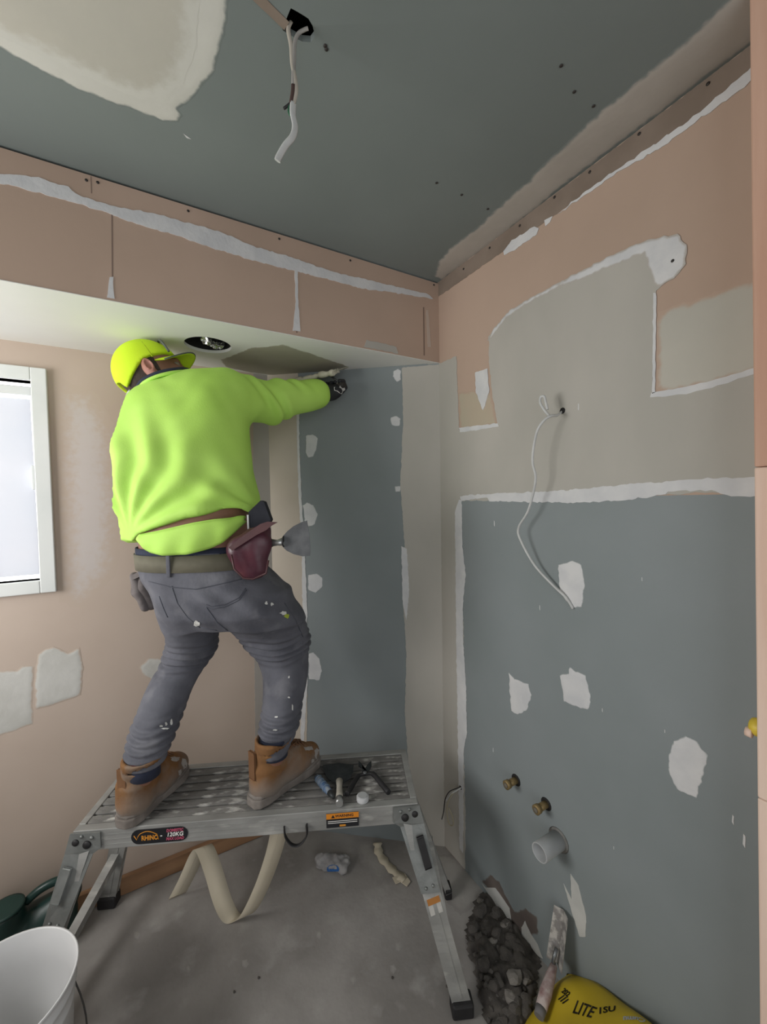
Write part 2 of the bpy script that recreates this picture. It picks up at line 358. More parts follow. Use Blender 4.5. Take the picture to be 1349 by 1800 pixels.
for pts in ([(992, 1553), (1006, 1580), (1004, 1535), (1018, 1556), (1024, 1580), (1032, 1612), (1030, 1646), (1020, 1646), (1012, 1620)],
            [(848, 1552), (855, 1560), (872, 1560), (886, 1580), (897, 1596), (902, 1630), (890, 1612), (872, 1590)],
            [(924, 1618), (934, 1640), (946, 1660), (955, 1684), (936, 1672), (918, 1645), (918, 1630)]):
    patch('torn_paper_patch', wr, 'right', pts, .0014, M('torn_white_paper', '#b9bab6', '#c6c6c2', 12, .9, .1), .002, base=.0012, step=.008)
patch('water_stain', wr, 'right', [(846, 1548), (862, 1535), (880, 1548), (890, 1572), (905, 1600), (925, 1595), (945, 1610), (950, 1640), (930, 1652), (905, 1634), (880, 1590)], .0006, M('stained_board', '#5d5450', '#6b625c', 12, .9), .004, base=.0013, feather=.012, sub='board')
for x, y, a in ((1018, 715, .012), (1060, 1248, .006), (950, 1068, .009), (1130, 1018, .006), (868, 1318, .009), (1290, 1440, .012), (1310, 1477, .016), (1080, 1490, .005), (870, 920, .012), (1170, 1285, .005)):
    p = on('right', x, y); patch('plaster_fleck', wr, 'right', [p+Vector((0, q*a*.3, r*a)) for q, r in ((-.5, -1), (.5, -.6), (.4, .9), (-.4, .7))], .001, m_white, .001, base=.0012, world=True)

# ---- ceiling compound
patch('ceiling_compound', ceil, 'ceil', [(762, 486), (770, 460), (790, 436), (840, 398), (890, 350), (905, 335), (925, 322), (950, 293), (985, 262), (1030, 218), (1090, 165), (1140, 125), (1180, 90), (1220, 55), (1260, 15), (1300, -30), (1345, -60), (1350, 50), (1318, 79), (1143, 213), (1008, 313), (883, 416), (777, 494)], .0015, M('strip_compound', '#aaa49c', '#b5afa7', 5, .9, .15, 40), .004, feather=.02)
patch('ceiling_compound', ceil, 'ceil', [(-160, 10), (0, 86), (50, 112), (140, 160), (230, 192), (288, 214), (312, 214), (322, 204), (314, 194), (345, 168), (375, 128), (395, 60), (403, 0), (405, -60), (380, -140), (-160, -140)], .0014, M('ceiling_compound_edge', '#c7c6bf', '#cecdc6', 6, .9, .15, 40), .004, feather=.014, label='pale rounded compound patch on the ceiling')
patch('dried_skim', ceil, 'ceil', [(-160, -20), (0, 62), (80, 100), (160, 138), (245, 172), (290, 168), (325, 140), (345, 80), (352, 0), (350, -140), (-160, -140)], .0008, m_ccream, .004, base=.0016, feather=.06, sub='edge')
patch('bare_paper_strip', ceil, 'ceil', [(430, -15), (455, -15), (508, 38), (500, 52)], .0010, m_brownstrip, .001)
patch('plaster_fleck', ceil, 'ceil', [(322, 234), (330, 240), (336, 244), (328, 242)], .001, m_white, .001)
# ---- bulkhead face
patch('compound_band', bh, 'face', [(-420, 168), (-200, 246), (-60, 290), (0, 306), (40, 309), (70, 314), (120, 330), (140, 345), (200, 363), (260, 374), (300, 384), (360, 400), (400, 413), (450, 435), (520, 455), (560, 470), (600, 482), (650, 493), (700, 505), (755, 518), (762, 526), (700, 516), (640, 508), (580, 492), (520, 477), (440, 457), (380, 438), (300, 411), (240, 394), (180, 371), (130, 357), (80, 343), (30, 328), (-60, 312), (-200, 264), (-420, 190)], .002, m_white, .004)
for x, y0, y1, w in ((197, 372, 520, 1.2), (521, 470, 585, 1.2), (303-143, 310, 340, .8), (745, 540, 625, 1.0)):
    patch('board_joint', bh, 'face', [(x-w, y0), (x+w, y0), (x+w+1, y1), (x-w+1, y1)], .0005, M('joint_line', '#7d6a5f'), 0)
patch('plaster_patch', bh, 'face', [(193, 488), (199, 488), (201, 525), (188, 523), (190, 510)], .0016, m_white, .002)
patch('plaster_patch', bh, 'face', [(518, 468), (523, 470), (524, 520), (528, 583), (515, 582), (520, 530)], .0016, m_white, .002)
patch('plaster_patch', bh, 'face', [(645, 598), (665, 602), (680, 605), (697, 610), (700, 622), (640, 610)], .0016, m_cream, .003)
patch('plaster_patch', bh, 'face', [(749, 545), (753, 545), (758, 610), (752, 610)], .0008, m_pinkL, .002)
# ---- soffit compound
patch('wet_compound_patch', bh, 'soffit', [(385, 632), (412, 622), (440, 610), (470, 608), (500, 604), (520, 612), (540, 618), (575, 630), (600, 638), (616, 645), (600, 655), (560, 663), (500, 662), (440, 655), (395, 645)], .0012, m_wet, .004, feather=.016)
# ---- window wall
patch('plaster_patch', wb, 'back', [(-60, 1190), (0, 1180), (30, 1178), (40, 1168), (60, 1172), (58, 1225), (58, 1272), (0, 1294), (-60, 1312)], .0016, M('wall_patch', '#bab9b3', '#c6c5c0', 9, .9, .2, 60), .004, feather=.012)
patch('plaster_patch', wb, 'back', [(62, 1175), (66, 1150), (80, 1140), (95, 1137), (120, 1147), (140, 1138), (146, 1165), (143, 1222), (100, 1237), (62, 1247), (60, 1210)], .0020, M('wall_patch', '#b5b4ae'), .004, base=.0004, feather=.012)
patch('plaster_patch', wb, 'back', [(243, 1172), (262, 1155), (290, 1158), (310, 1170), (300, 1195), (268, 1196), (250, 1186)], .0016, M('wall_patch', '#b5b4ae'), .004, feather=.014)
patch('compound_strip', wb, 'back', [(446, 640), (490, 640), (490, 1520), (445, 1520), (449, 1300), (447, 1150), (452, 1000), (445, 850)], .0014, m_greyc, .003)
patch('skim_or_spill_tint', wb, 'back', [(92, 660), (170, 690), (205, 760), (215, 900), (205, 1010), (150, 1070), (104, 1060), (98, 900)], .0003, M('window_spill_tint', '#bcb3ae', '#c2bab5', 3, .9), .01, feather=.12)  # pale grey tint paints the window's light spill onto the board
# ---- angled wall
def gpt(s, z): return GA + GD*s + Vector((0, 0, z))
GL = (GB-GA).length
patch('compound_strip', wc, 'corner', [(707, 646), (709, 740), (704, 850), (712, 960), (709, 1060), (715, 1150), (712, 1250), (722, 1400), (722, 1500), (784, 1500), (784, 1300), (784, 1100), (784, 800), (784, 640)], .0015, m_cream, .003)
patch('compound_strip', wc, 'corner', [(468, 640), (524, 640), (526, 760), (530, 880), (536, 1000), (541, 1150), (540, 1300), (541, 1470), (468, 1470)], .0015, m_creamw, .003)
patch('compound_edge', wc, 'corner', [(521, 700), (526, 700), (527, 800), (531, 880), (536, 960), (541, 1080), (538, 1120), (541, 1200), (535, 1300), (528, 1320), (533, 1150), (531, 980), (525, 860)], .0013, m_white, .003, base=.0012)
patch('compound_edge', wc, 'corner', [(706, 960), (716, 965), (720, 1040), (715, 1090), (708, 1060)], .0013, m_white, .003, base=.0012)
for pts in ([(537, 765), (550, 762), (560, 770), (558, 788), (552, 803), (541, 806), (537, 796)], [(532, 888), (540, 882), (552, 887), (560, 905), (555, 922), (542, 927), (535, 915)],
            [(541, 1010), (556, 1007), (568, 1015), (568, 1032), (556, 1043), (541, 1038)], [(542, 1148), (552, 1146), (563, 1158), (567, 1180), (562, 1197), (542, 1194)],
            [(692, 652), (700, 648), (706, 652), (706, 668), (698, 673), (690, 662)], [(685, 733), (698, 730), (706, 736), (704, 750), (688, 748)], [(692, 855), (706, 853), (706, 866), (696, 866)]):
    patch('plaster_patch', wc, 'corner', pts, .0016, m_white, .0030, base=.0003, step=.008, feather=.008)
# screws
ms = MB(); ms.lathe([(0.0, 0), (.004, 0), (.004, .001), (.0, .0012)], seg=10); s0 = ms.build('screw', m_screw, bh); sm = s0.data
def screw(pl, x, y, parent, first=None):
    o = first or bpy.data.objects.new('screw', sm)
    if not first: COL.objects.link(o); o.parent = parent
    n = PL[pl][1]; o.location = on(pl, x, y) + n*(.0022 if parent == wr else .0004); o.rotation_euler = n.to_track_quat('Z', 'Y').to_euler()
    return o
first = True
for x, y in ((152, 317), (172, 321), (331, 371), (491, 420), (616, 458), (763, 501), (296, 341)):
    screw('face', x, y, bh, s0 if first else None); first = False
for x, y in ((987, 115), (1010, 161), (1044, 186), (768, 321), (812, 342), (858, 367), (572, 80), (574, 86)): screw('ceil', x, y, ceil)
for x, y in ((816, 473), (862, 436), (915, 397), (976, 347), (1038, 303), (1125, 236), (1246, 148), (1184, 459)): screw('right', x, y, wr)

# baseboard batten on the window wall
mb = MB(); mb.box((-.62, YP-.022, 0.002), (GB.x-.03, YP-.001, .072), bev=.002); bb = mb.build('baseboard_back', m_batten)
tag(bb, 'rough brown timber batten along the foot of the window wall', 'baseboard', kind='structure')

# door jamb at the right
dj = empty('door_1', (XR, .272, ZC)); dj.rotation_euler = (-.0205, 0, 0); tag(dj, 'raw pinkish timber door jamb at the right edge', 'door jamb', kind='structure')
for z0, z1, mt in ((0, 1.02, m_woodL), (1.021, 1.66, m_woodL), (1.661, ZC-.001, m_wood)):
    mb = MB(); mb.box((-.125, -.10, z0-ZC), (.1, .065, z1-ZC), bev=.003); mb.build('jamb_board', mt, dj)

# window
w1 = empty('window_1', ((WX0+WX1)/2, YP, WZ0)); tag(w1, 'white framed window with pale translucent blinds', 'window', kind='structure')
wl = inv(w1)
def wbox(name, lo, hi, mat, bev=.003):
    return MB().box(lo, hi, bev=bev).build(name, mat, w1, local=wl)
fo = .047
for nm, lo, hi in (('frame_stile', (WX1, YP-.018, WZ0-fo), (WX1+fo, YP+.06, WZ1+fo)), ('frame_stile', (WX0-fo, YP-.018, WZ0-fo), (WX0, YP+.06, WZ1+fo)),
                   ('frame_rail', (WX0, YP-.018, WZ1), (WX1, YP+.06, WZ1+fo)), ('frame_rail', (WX0, YP-.018, WZ0-fo), (WX1, YP+.06, WZ0))):
    wbox(nm, lo, hi, m_wframe)
m_glass = M('sky_lit_glass', '#ffffff', rough=.3, emit=3.2)
m_blind = M('blind_fabric', '#c9cdd6', '#d2d3da', 3, rough=.9, emit=.22)  # weak emission stands in for daylight coming through the fabric
m_blind2 = M('blind_fabric_shaded', '#aeb4c2', '#bcc0cc', 3, rough=.9, emit=.18)  # darker copy of the same fabric, shade of the folds in its colour
wbox('pane', (WX0, YP+.05, WZ0), (WX1, YP+.055, WZ1), m_glass, 0)
wbox('head_rail', (WX0+.02, YP+.015, WZ1-.05), (WX1-.002, YP+.04, WZ1-.018), m_wframe)
wbox('latch', (WX1-.16, YP+.008, WZ1-.019), (WX1-.1, YP+.02, WZ1-.006), M('latch_grey', '#9aa3ad', rough=.4), .001)
def slat(x0t, x1t, x0b, x1b, y0, y1, mat, ztop=WZ1-.062, zbot=WZ0+.018):
    mb = MB(); vs = [(x0t, y0, ztop), (x1t, y1, ztop), (x1b, y1, zbot), (x0b, y0, zbot)]
    mb.poly([Vector(v) for v in vs], (0, 1, 0), .003); return mb.build('blind_slat', mat, w1, local=wl)
slat(WX1-.165, WX1-.012, WX1-.15, WX1-.008, YP+.03, YP+.03, m_blind)
slat(WX1-.24, WX1-.16, WX1-.20, WX1-.145, YP+.016, YP+.026, m_blind2)
slat(WX1-.36, WX1-.215, WX1-.33, WX1-.17, YP+.020, YP+.010, m_blind)
slat(WX1-.50, WX1-.35, WX1-.49, WX1-.32, YP+.016, YP+.024, m_blind2)
slat(WX1-.66, WX1-.49, WX1-.66, WX1-.48, YP+.020, YP+.012, m_blind)
wbox('bead_clip', (WX1-.014, YP+.012, 1.665), (WX1, YP+.03, 1.755), m_wframe, .001)
# ------------------------------------------------------------------ implicit modelling (smooth unions, polygonised)
class Field:
    def __init__(s, lo, hi, h):
        s.h = h; s.lo = np.array(lo, float); n = np.ceil((np.array(hi)-s.lo)/h).astype(int)+1
        s.ax = [s.lo[i]+h*np.arange(n[i]) for i in range(3)]; s.F = np.full(n, 0.2, np.float32)
    def sub(s, lo, hi):
        sl = []
        for i in range(3):
            a = max(0, int((lo[i]-s.lo[i])/s.h)); b = min(len(s.ax[i]), int((hi[i]-s.lo[i])/s.h)+2); 
            if b <= a: return None
            sl.append(slice(a, b))
        X, Y, Z = np.meshgrid(s.ax[0][sl[0]], s.ax[1][sl[1]], s.ax[2][sl[2]], indexing='ij')
        return tuple(sl), X, Y, Z
    def add(s, d, sl, k):
        a = s.F[sl]
        if k <= 0: s.F[sl] = np.minimum(a, d)
        else:
            hh = np.clip(.5+.5*(a-d)/k, 0, 1); s.F[sl] = a*(1-hh)+d*hh-k*hh*(1-hh)
    def cone(s, a, b, r1, r2, k=.02, sq=None):
        # tapered capsule; sq=(axis vector, factor) squashes across an axis
        a = np.array(a, float); b = np.array(b, float); m = max(r1, r2)*1.3+k+.04
        q = s.sub(np.minimum(a, b)-m, np.maximum(a, b)+m)
        if q is None: return
        sl, X, Y, Z = q; P = np.stack([X-a[0], Y-a[1], Z-a[2]], -1); ab = b-a; L2 = max(ab@ab, 1e-9)
        t = np.clip((P@ab)/L2, 0, 1); D = P - t[..., None]*ab
        if sq is not None:
            u = np.array(sq[0], float); u /= np.linalg.norm(u); du = D@u; D = D + (du*(1/sq[1]-1))[..., None]*u
        d = np.sqrt((D**2).sum(-1)) - (r1+(r2-r1)*t); s.add(d.astype(np.float32), sl, k)
    def ell(s, c, R, r, k=.02, cutfn=None, sub=False):
        # ellipsoid: rotation rows R (3 axes), radii r
        c = np.array(c, float); R = np.array(R, float); r = np.array(r, float); m = r.max()+k+.04
        q = s.sub(c-m, c+m)
        if q is None: return
        sl, X, Y, Z = q; P = np.stack([X-c[0], Y-c[1], Z-c[2]], -1)@R.T; qn = np.sqrt(((P/r)**2).sum(-1)); g = np.sqrt(((P/r**2)**2).sum(-1))+1e-9
        d = qn*(qn-1)/g
        if cutfn is not None: d = cutfn(d, P)
        if sub: s.F[sl] = np.maximum(s.F[sl], -d)
        else: s.add(d.astype(np.float32), sl, k)
    def stack(s, rows, k=.02, p=2.0, cut=None, pad=.0):
        # rows: (z, cx, cy, a, b) horizontal (super)ellipses stacked in z
        rows = sorted(rows); zz = np.array([r[0] for r in rows]); A = np.array(rows)
        m = k+.05
        q = s.sub((A[:, 1]-A[:, 3]).min()-m if False else np.array([(A[:, 1]-A[:, 3]).min()-m, (A[:, 2]-A[:, 4]).min()-m, zz[0]-m]), np.array([(A[:, 1]+A[:, 3]).max()+m, (A[:, 2]+A[:, 4]).max()+m, zz[-1]+m]))
        if q is None: return
        sl, X, Y, Z = q; zl = Z[0, 0, :]; zf = np.linspace(zz[0], zz[-1], 80)
        def itp(c):
            v = np.interp(zf, zz, A[:, c]); kk = np.array([1, 2, 3, 2, 1.])/9; v2 = np.convolve(np.pad(v, 2, mode='edge'), kk, 'valid'); return np.interp(zl, zf, v2)
        cx, cy, a, b = itp(1), itp(2), itp(3)+pad, itp(4)+pad
        u = np.abs(X-cx)/a; v = np.abs(Y-cy)/b; qn = (u**p+v**p)**(1/p)
        d = (qn-1)*np.minimum(a, b)*1.05
        dz = np.maximum(zz[0]-Z, Z-zz[-1]); d = np.where(dz > 0, np.sqrt(np.maximum(d, 0)**2+dz**2), np.maximum(d, dz))
        if cut is not None: d = np.maximum(d, cut(X, Y, Z))
        s.add(d.astype(np.float32), sl, k)
    def mesh(s, relax=3):
        F = s.F; ins = F < 0; nx, ny, nz = F.shape
        c = [ins[i:nx-1+i, j:ny-1+j, k:nz-1+k] for i in (0, 1) for j in (0, 1) for k in (0, 1)]
        cnt = sum(x.astype(np.int8) for x in c); act = (cnt > 0) & (cnt < 8); idx = np.full(act.shape, -1, np.int64)
        ci = np.argwhere(act); idx[act] = np.arange(len(ci)); P = np.zeros((len(ci), 3)); W_ = np.zeros(len(ci))
        I, J, K = ci.T
        cor = [(i, j, k) for i in (0, 1) for j in (0, 1) for k in (0, 1)]
        vals = {q: F[I+q[0], J+q[1], K+q[2]] for q in cor}
        for q in cor:
            for axn in range(3):
                if q[axn] == 0:
                    r = list(q); r[axn] = 1; r = tuple(r); a, b = vals[q], vals[r]; m = (a < 0) != (b < 0)
                    t = np.where(m, a/np.where(m, a-b, 1), 0); pt = np.zeros((len(ci), 3)); pt[:] = q; pt[:, axn] = t
                    P += pt*m[:, None]; W_ += m
        V = (ci + P/np.maximum(W_, 1)[:, None])*s.h + s.lo; faces = []
        for axn in range(3):
            o1, o2 = (axn+1) % 3, (axn+2) % 3
            sa = [slice(None)]*3; sb = [slice(None)]*3; sa[axn] = slice(0, F.shape[axn]-1); sb[axn] = slice(1, None)
            A_, B_ = ins[tuple(sa)], ins[tuple(sb)]; e = np.argwhere(A_ != B_); fl = A_[A_ != B_]
            ok = (e[:, o1] > 0) & (e[:, o2] > 0) & (e[:, o1] < F.shape[o1]-1) & (e[:, o2] < F.shape[o2]-1); e = e[ok]; fl = fl[ok]
            def cell(d1, d2):
                q = e.copy(); q[:, o1] -= d1; q[:, o2] -= d2; return idx[q[:, 0], q[:, 1], q[:, 2]]
            qd = np.stack([cell(1, 1), cell(0, 1), cell(0, 0), cell(1, 0)], 1); qd[~fl] = qd[~fl][:, ::-1]; faces.append(qd)
        Fc = np.concatenate(faces)
        for _ in range(relax):
            acc = np.zeros_like(V); n = np.zeros(len(V))
            for a, b in ((0, 1), (1, 2), (2, 3), (3, 0)):
                np.add.at(acc, Fc[:, a], V[Fc[:, b]]); np.add.at(n, Fc[:, a], 1); np.add.at(acc, Fc[:, b], V[Fc[:, a]]); np.add.at(n, Fc[:, b], 1)
            V = V*.5 + .5*acc/np.maximum(n, 1)[:, None]
        return V, Fc
def field_obj(name, fld, mat, parent, disp=None, relax=3):
    V, Fc = fld.mesh(relax)
    me = bpy.data.meshes.new(name); me.from_pydata(V.tolist(), [], Fc.tolist()); me.update()
    if disp is not None:
        N = np.zeros(len(V)*3, np.float32); me.vertex_normals.foreach_get('vector', N); N = N.reshape(-1, 3)
        V = V + N*disp(V, N)[:, None]; me.vertices.foreach_set('co', V.astype(np.float32).ravel()); me.update()
    me.polygons.foreach_set('use_smooth', [True]*len(me.polygons))
    return mkobj(name, me, mat, parent)
def wav(P, f, ph=0.0):
    return np.sin(P[:, 0]*f*1.0+1.3*np.sin(P[:, 1]*f*.7+ph)+ph)*np.cos(P[:, 2]*f*.8+1.1*np.sin(P[:, 0]*f*.5+ph*2))

# ------------------------------------------------------------------ the plasterer
m_shirt = M('hi_vis_knit', '#b4e35f', '#beeb6d', 5, .75, .12, 300)
m_skin = M('skin', '#8a6250', '#936a57', 8, .6, .1, 80)
m_skinb = m_skin
m_denim = M('dusty_denim', '#4f5058', '#64656d', 9, .9, .25, 120, c3='#838388', s3=7, lo3=.56, hi3=.8)
m_belt = M('olive_belt', '#5c594b', '#6b6757', 14, .8, .1)
m_suede = M('tan_suede', '#86623f', '#77563a', 16, .95, .3, 90, c3='#8a7e73', s3=11, lo3=.5, hi3=.75, spec=.2)
_n = m_suede.node_tree.nodes; _l = m_suede.node_tree.links; _b = _n['Principled BSDF']; _src = _b.inputs['Base Color'].links[0].from_socket
_tc = _n.new('ShaderNodeTexCoord'); _sx = _n.new('ShaderNodeSeparateXYZ'); _l.new(_tc.outputs['Object'], _sx.inputs[0])
_nz = _n.new('ShaderNodeTexNoise'); _nz.inputs['Scale'].default_value = 22; _nz.inputs['Detail'].default_value = 5; _l.new(_tc.outputs['Object'], _nz.inputs['Vector'])
_ma = _n.new('ShaderNodeMath'); _ma.operation = 'MULTIPLY_ADD'; _l.new(_nz.outputs[0], _ma.inputs[0]); _ma.inputs[1].default_value = .10; _l.new(_sx.outputs[2], _ma.inputs[2])
_mr = _n.new('ShaderNodeMapRange'); _l.new(_ma.outputs[0], _mr.inputs[0]); _mr.inputs[1].default_value = .150; _mr.inputs[2].default_value = .085
_mx = _n.new('ShaderNodeMix'); _mx.data_type = 'RGBA'; _l.new(_mr.outputs[0], _mx.inputs[0]); _l.new(_src, _mx.inputs[6]); _mx.inputs[7].default_value = hexc('#7f766e')+(1,); _l.new(_mx.outputs[2], _b.inputs['Base Color'])   # dried plaster dust caked on the lower boot
m_sole = M('dusty_sole', '#6f6862', '#857e78', 22, .95, .3, 70)
m_cap = M('cap_lime', '#c9ec1e', '#d3f22c', 6, .8, .12, 300)
m_capgrey = M('cap_trim_grey', '#5a5f5c')
m_strap = M('cap_strap_pale', '#b9bdb8', rough=.6)
m_navy = M('navy_cloth', '#23283a', '#2b3145', 12, .9, .2)
m_glove = M('black_glove', '#1f2024', '#2a2b30', 20, .7, .3, 120)
m_plaster = M('wet_plaster', '#c9c9c5', '#d8d8d4', 40, .7, .5, 120)
m_orange = M('orange_stripe', '#e2502a')

man = empty('person', tuple(on('deck', 350, 1400)), -YAW)
tag(man, 'person in lime high-visibility shirt and cap plastering the soffit from the work platform', 'person')
MI = inv(man); MIR = MI.to_3x3()
def lp(px, py, d): return np.array(MI @ at(px, py, d))
def row(py, x0, x1, d, b):
    a = lp(x0, py, d); c = lp(x1, py, d); return ((a[2]+c[2])/2, (a[0]+c[0])/2, (a[1]+c[1])/2, abs(c[0]-a[0])/2, b)

# shirt ----------------------------------------------------------------
hem_px = [(190, 952), (222, 950), (240, 952), (256, 938), (285, 928), (310, 918), (338, 906), (365, 899), (390, 894), (416, 895), (434, 902), (456, 907), (480, 907)]
hem = np.array([lp(x, y, 1.30)[[0, 2]] for x, y in hem_px])
def hemcut(X, Y, Z): return np.interp(X, hem[:, 0], hem[:, 1]) - Z
TOR = [row(656, 330, 400, 1.47, .05), row(664, 300, 420, 1.47, .085), row(680, 258, 438, 1.46, .115), row(704, 224, 440, 1.45, .14), row(730, 206, 437, 1.44, .155), row(760, 199, 434, 1.43, .165),
       row(800, 190, 437, 1.42, .18), row(850, 191, 445, 1.41, .18), row(880, 201, 453, 1.41, .175), row(905, 214, 461, 1.41, .17), row(930, 222, 466, 1.41, .165), row(958, 224, 470, 1.41, .16)]
sh, el, wri = lp(410, 697, 1.47), lp(468, 707, 1.60), lp(556, 693, 1.74)
lsh, lel, lwr = lp(268, 715, 1.50), lp(300, 790, 1.66), lp(345, 730, 1.68)
f = Field(lp(170, 980, 1.2)*[1, 0, 1]+[0, -.28, -.02], lp(600, 600, 1.5)*[1, 0, 1]+[.05, .52, .03], .0065)
f.stack(TOR, 0, 2.25, cut=hemcut)
f.cone(sh, el, .082, .080, .035); f.cone(el, wri, .083, .062, .03)
f.cone(lp(268, 715, 1.46), lp(395, 692, 1.47), .070, .074, .04)
f.cone(lsh, lel, .08, .07, .04); f.cone(lel, lwr, .066, .055, .02)
knot = lp(236, 925, 1.30)
f.cone(lp(232, 938, 1.33), lp(250, 942, 1.31), .033, .022, .015)
f.cone(lp(232, 916, 1.31), lp(240, 925, 1.30), .024, .020, .012)
armd = (wri-sh)/np.linalg.norm(wri-sh)
kz, kx = knot[2], knot[0]; k2 = lp(452, 900, 1.32)
def shirt_disp(P, N):
    dx = P[:, 0]-kx; dz = P[:, 2]-kz+.03; r = np.hypot(dx, dz); th = np.arctan2(dz, dx)
    d = .0105*np.sin(th*15+2.5*np.sin(r*9)+.3*np.sin(r*31))*np.exp(-((r-.19)/.15)**2)*(1-np.exp(-(r/.09)**2))*(P[:, 1] < .12)
    xs_ = P[:, 0]+.35*(P[:, 2]-kz); d += .0028*np.sin(xs_*60+.5*np.sin(P[:, 2]*14))*np.exp(-((P[:, 0]-kx-.10)/.09)**2-((P[:, 2]-kz-.26)/.13)**2)*(P[:, 1] < .1)
    dx = P[:, 0]-k2[0]; dz = P[:, 2]-k2[2]; r = np.hypot(dx, dz); th = np.arctan2(dz, -dx)
    d += .006*np.sin(th*13+1.0)*np.exp(-((r-.11)/.09)**2)*(P[:, 1] < .12)
    t = (P-sh)@armd; L = np.linalg.norm(wri-sh); inarm = 1/(1+np.exp(-(t-.03)/.012))
    d += inarm*.0085*np.sin(t*62+26*(P[:, 2]-sh[2])+1.6*np.sin(P[:, 2]*34+t*20))*np.exp(-((t-.16)/.11)**2)
    d += .0025*wav(P, 22)+.0012*wav(P, 55, 1)
    # soft spine hollow and shoulder-blade swell
    d += .008*np.exp(-((P[:, 0]-lp(385, 760, 1.4)[0])/.06)**2-((P[:, 2]-lp(385, 745, 1.4)[2])/.07)**2)
    return d
shirt = field_obj('shirt', f, m_shirt, man, shirt_disp, 3); tag(shirt, 'lime yellow long sleeved shirt, hem hitched up')
# collar: dark band round the neck
col_pts = [lp(x, y, d) for x, y, d in ((240, 694, 1.46), (241, 684, 1.405), (250, 670, 1.375), (270, 659, 1.37), (295, 652, 1.385), (318, 649, 1.42), (330, 650, 1.48))]
MB().tube(smoothpts([Vector(p) for p in col_pts]), .0075, 8, cap=True).build('collar', m_navy, shirt)
MB().tube(smoothpts([Vector(p)+Vector((.006, -.006, -.010)) for p in col_pts]), .006, 8, cap=True).build('collar_rib', m_shirt, shirt)
# tail of the shirt hanging below the hem
def waist(px, py, off=.0):
    a, c = lp(250, py, 1.40), lp(447, py, 1.40); cx = (a[0]+c[0])/2; hw = (c[0]-a[0])/2+off; x = lp(px, py, 1.27)[0]
    u = max(-1, min(1, (x-cx)/hw)); y = a[1] - (.155+off)*math.sqrt(max(0, 1-abs(u)**2.3)); return Vector((x, y, lp(px, py, 1.27)[2]))
NU, NV = 40, 9
txs = np.linspace(252, 420, NU); top = np.interp(txs, [252, 290, 320, 350, 380, 405, 414, 420], [941, 934, 927, 920, 915, 913, 910, 911]); bot = np.interp(txs, [252, 262, 275, 300, 340, 375, 392, 405, 414, 420], [948, 961, 968, 972, 971, 961, 953, 939, 926, 917])
vs = []; fs = []
for j in range(NV):
    for i in range(NU):
        py = top[i]+(bot[i]-top[i])*j/(NV-1); off = .012+.010*math.sin(j/(NV-1)*math.pi)+.004*math.sin(i*.55+j*.25)*(j/(NV-1))+.005*(math.exp(-((i-33-j*.3)/3)**2))
        vs.append(waist(txs[i], py, off))
for j in range(NV-1):
    for i in range(NU-1): fs.append((j*NU+i, j*NU+i+1, (j+1)*NU+i+1, (j+1)*NU+i))
tail = mkobj('shirt_tail', mesh('shirt_tail', vs, fs, True), m_shirt, man)
md = tail.modifiers.new('thick', 'SOLIDIFY'); md.thickness = .006; md.offset = -1
MB().tube([v for v in vs[:NU]], .0055, 8).build('hem_roll', m_shirt, tail)

# trousers -------------------------------------------------------------
PEL = [row(962, 252, 440, 1.40, .150), row(985, 253, 452, 1.40, .155), row(1010, 262, 477, 1.40, .165), row(1040, 281, 502, 1.40, .165), row(1070, 290, 520, 1.40, .15), row(1092, 299, 530, 1.42, .12)]
LL = [row(1040, 285, 400, 1.40, .13), row(1075, 293, 388, 1.41, .12), row(1105, 299, 378, 1.43, .11), row(1130, 299, 379, 1.46, .105), row(1150, 294, 374, 1.48, .10), row(1170, 284, 362, 1.47, .095), row(1190, 270, 347, 1.44, .09), row(1215, 257, 335, 1.41, .085),
      row(1245, 247, 323, 1.38, .082), row(1275, 236, 312, 1.35, .075), row(1300, 229, 302, 1.325, .066), row(1322, 223, 293, 1.31, .060), row(1343, 223, 287, 1.30, .055)]
RL = [row(1040, 385, 505, 1.41, .14), row(1070, 385, 523, 1.43, .135), row(1095, 402, 536, 1.46, .13), row(1115, 424, 542, 1.50, .12), row(1135, 441, 543, 1.53, .11), row(1155, 456, 542, 1.54, .10), row(1180, 464, 541, 1.53, .095), row(1210, 465, 537, 1.50, .09),
      row(1240, 463, 531, 1.47, .083), row(1268, 460, 526, 1.44, .075), row(1290, 456, 520, 1.42, .068), row(1308, 457, 511, 1.40, .060), row(1325, 461, 505, 1.39, .052)]
f = Field(lp(190, 1370, 1.3)*[1, 0, 1]+[0, -.25, -.02], lp(580, 950, 1.45)*[1, 0, 1]+[.03, .42, .02], .006)
f.stack(PEL, 0, 2.3); f.stack(LL, .035); f.stack(RL, .04)
zk = {n: lp(px, py, d)[2] for n, px, py, d in (('rk', 500, 1140, 1.45), ('ra', 490, 1292, 1.35), ('lk', 335, 1158, 1.4), ('la', 260, 1318, 1.26), ('cr', 385, 1085, 1.27))}
xm = lp(392, 1100, 1.3)[0]; seat = lp(370, 1060, 1.27); rth = lp(480, 1050, 1.3)
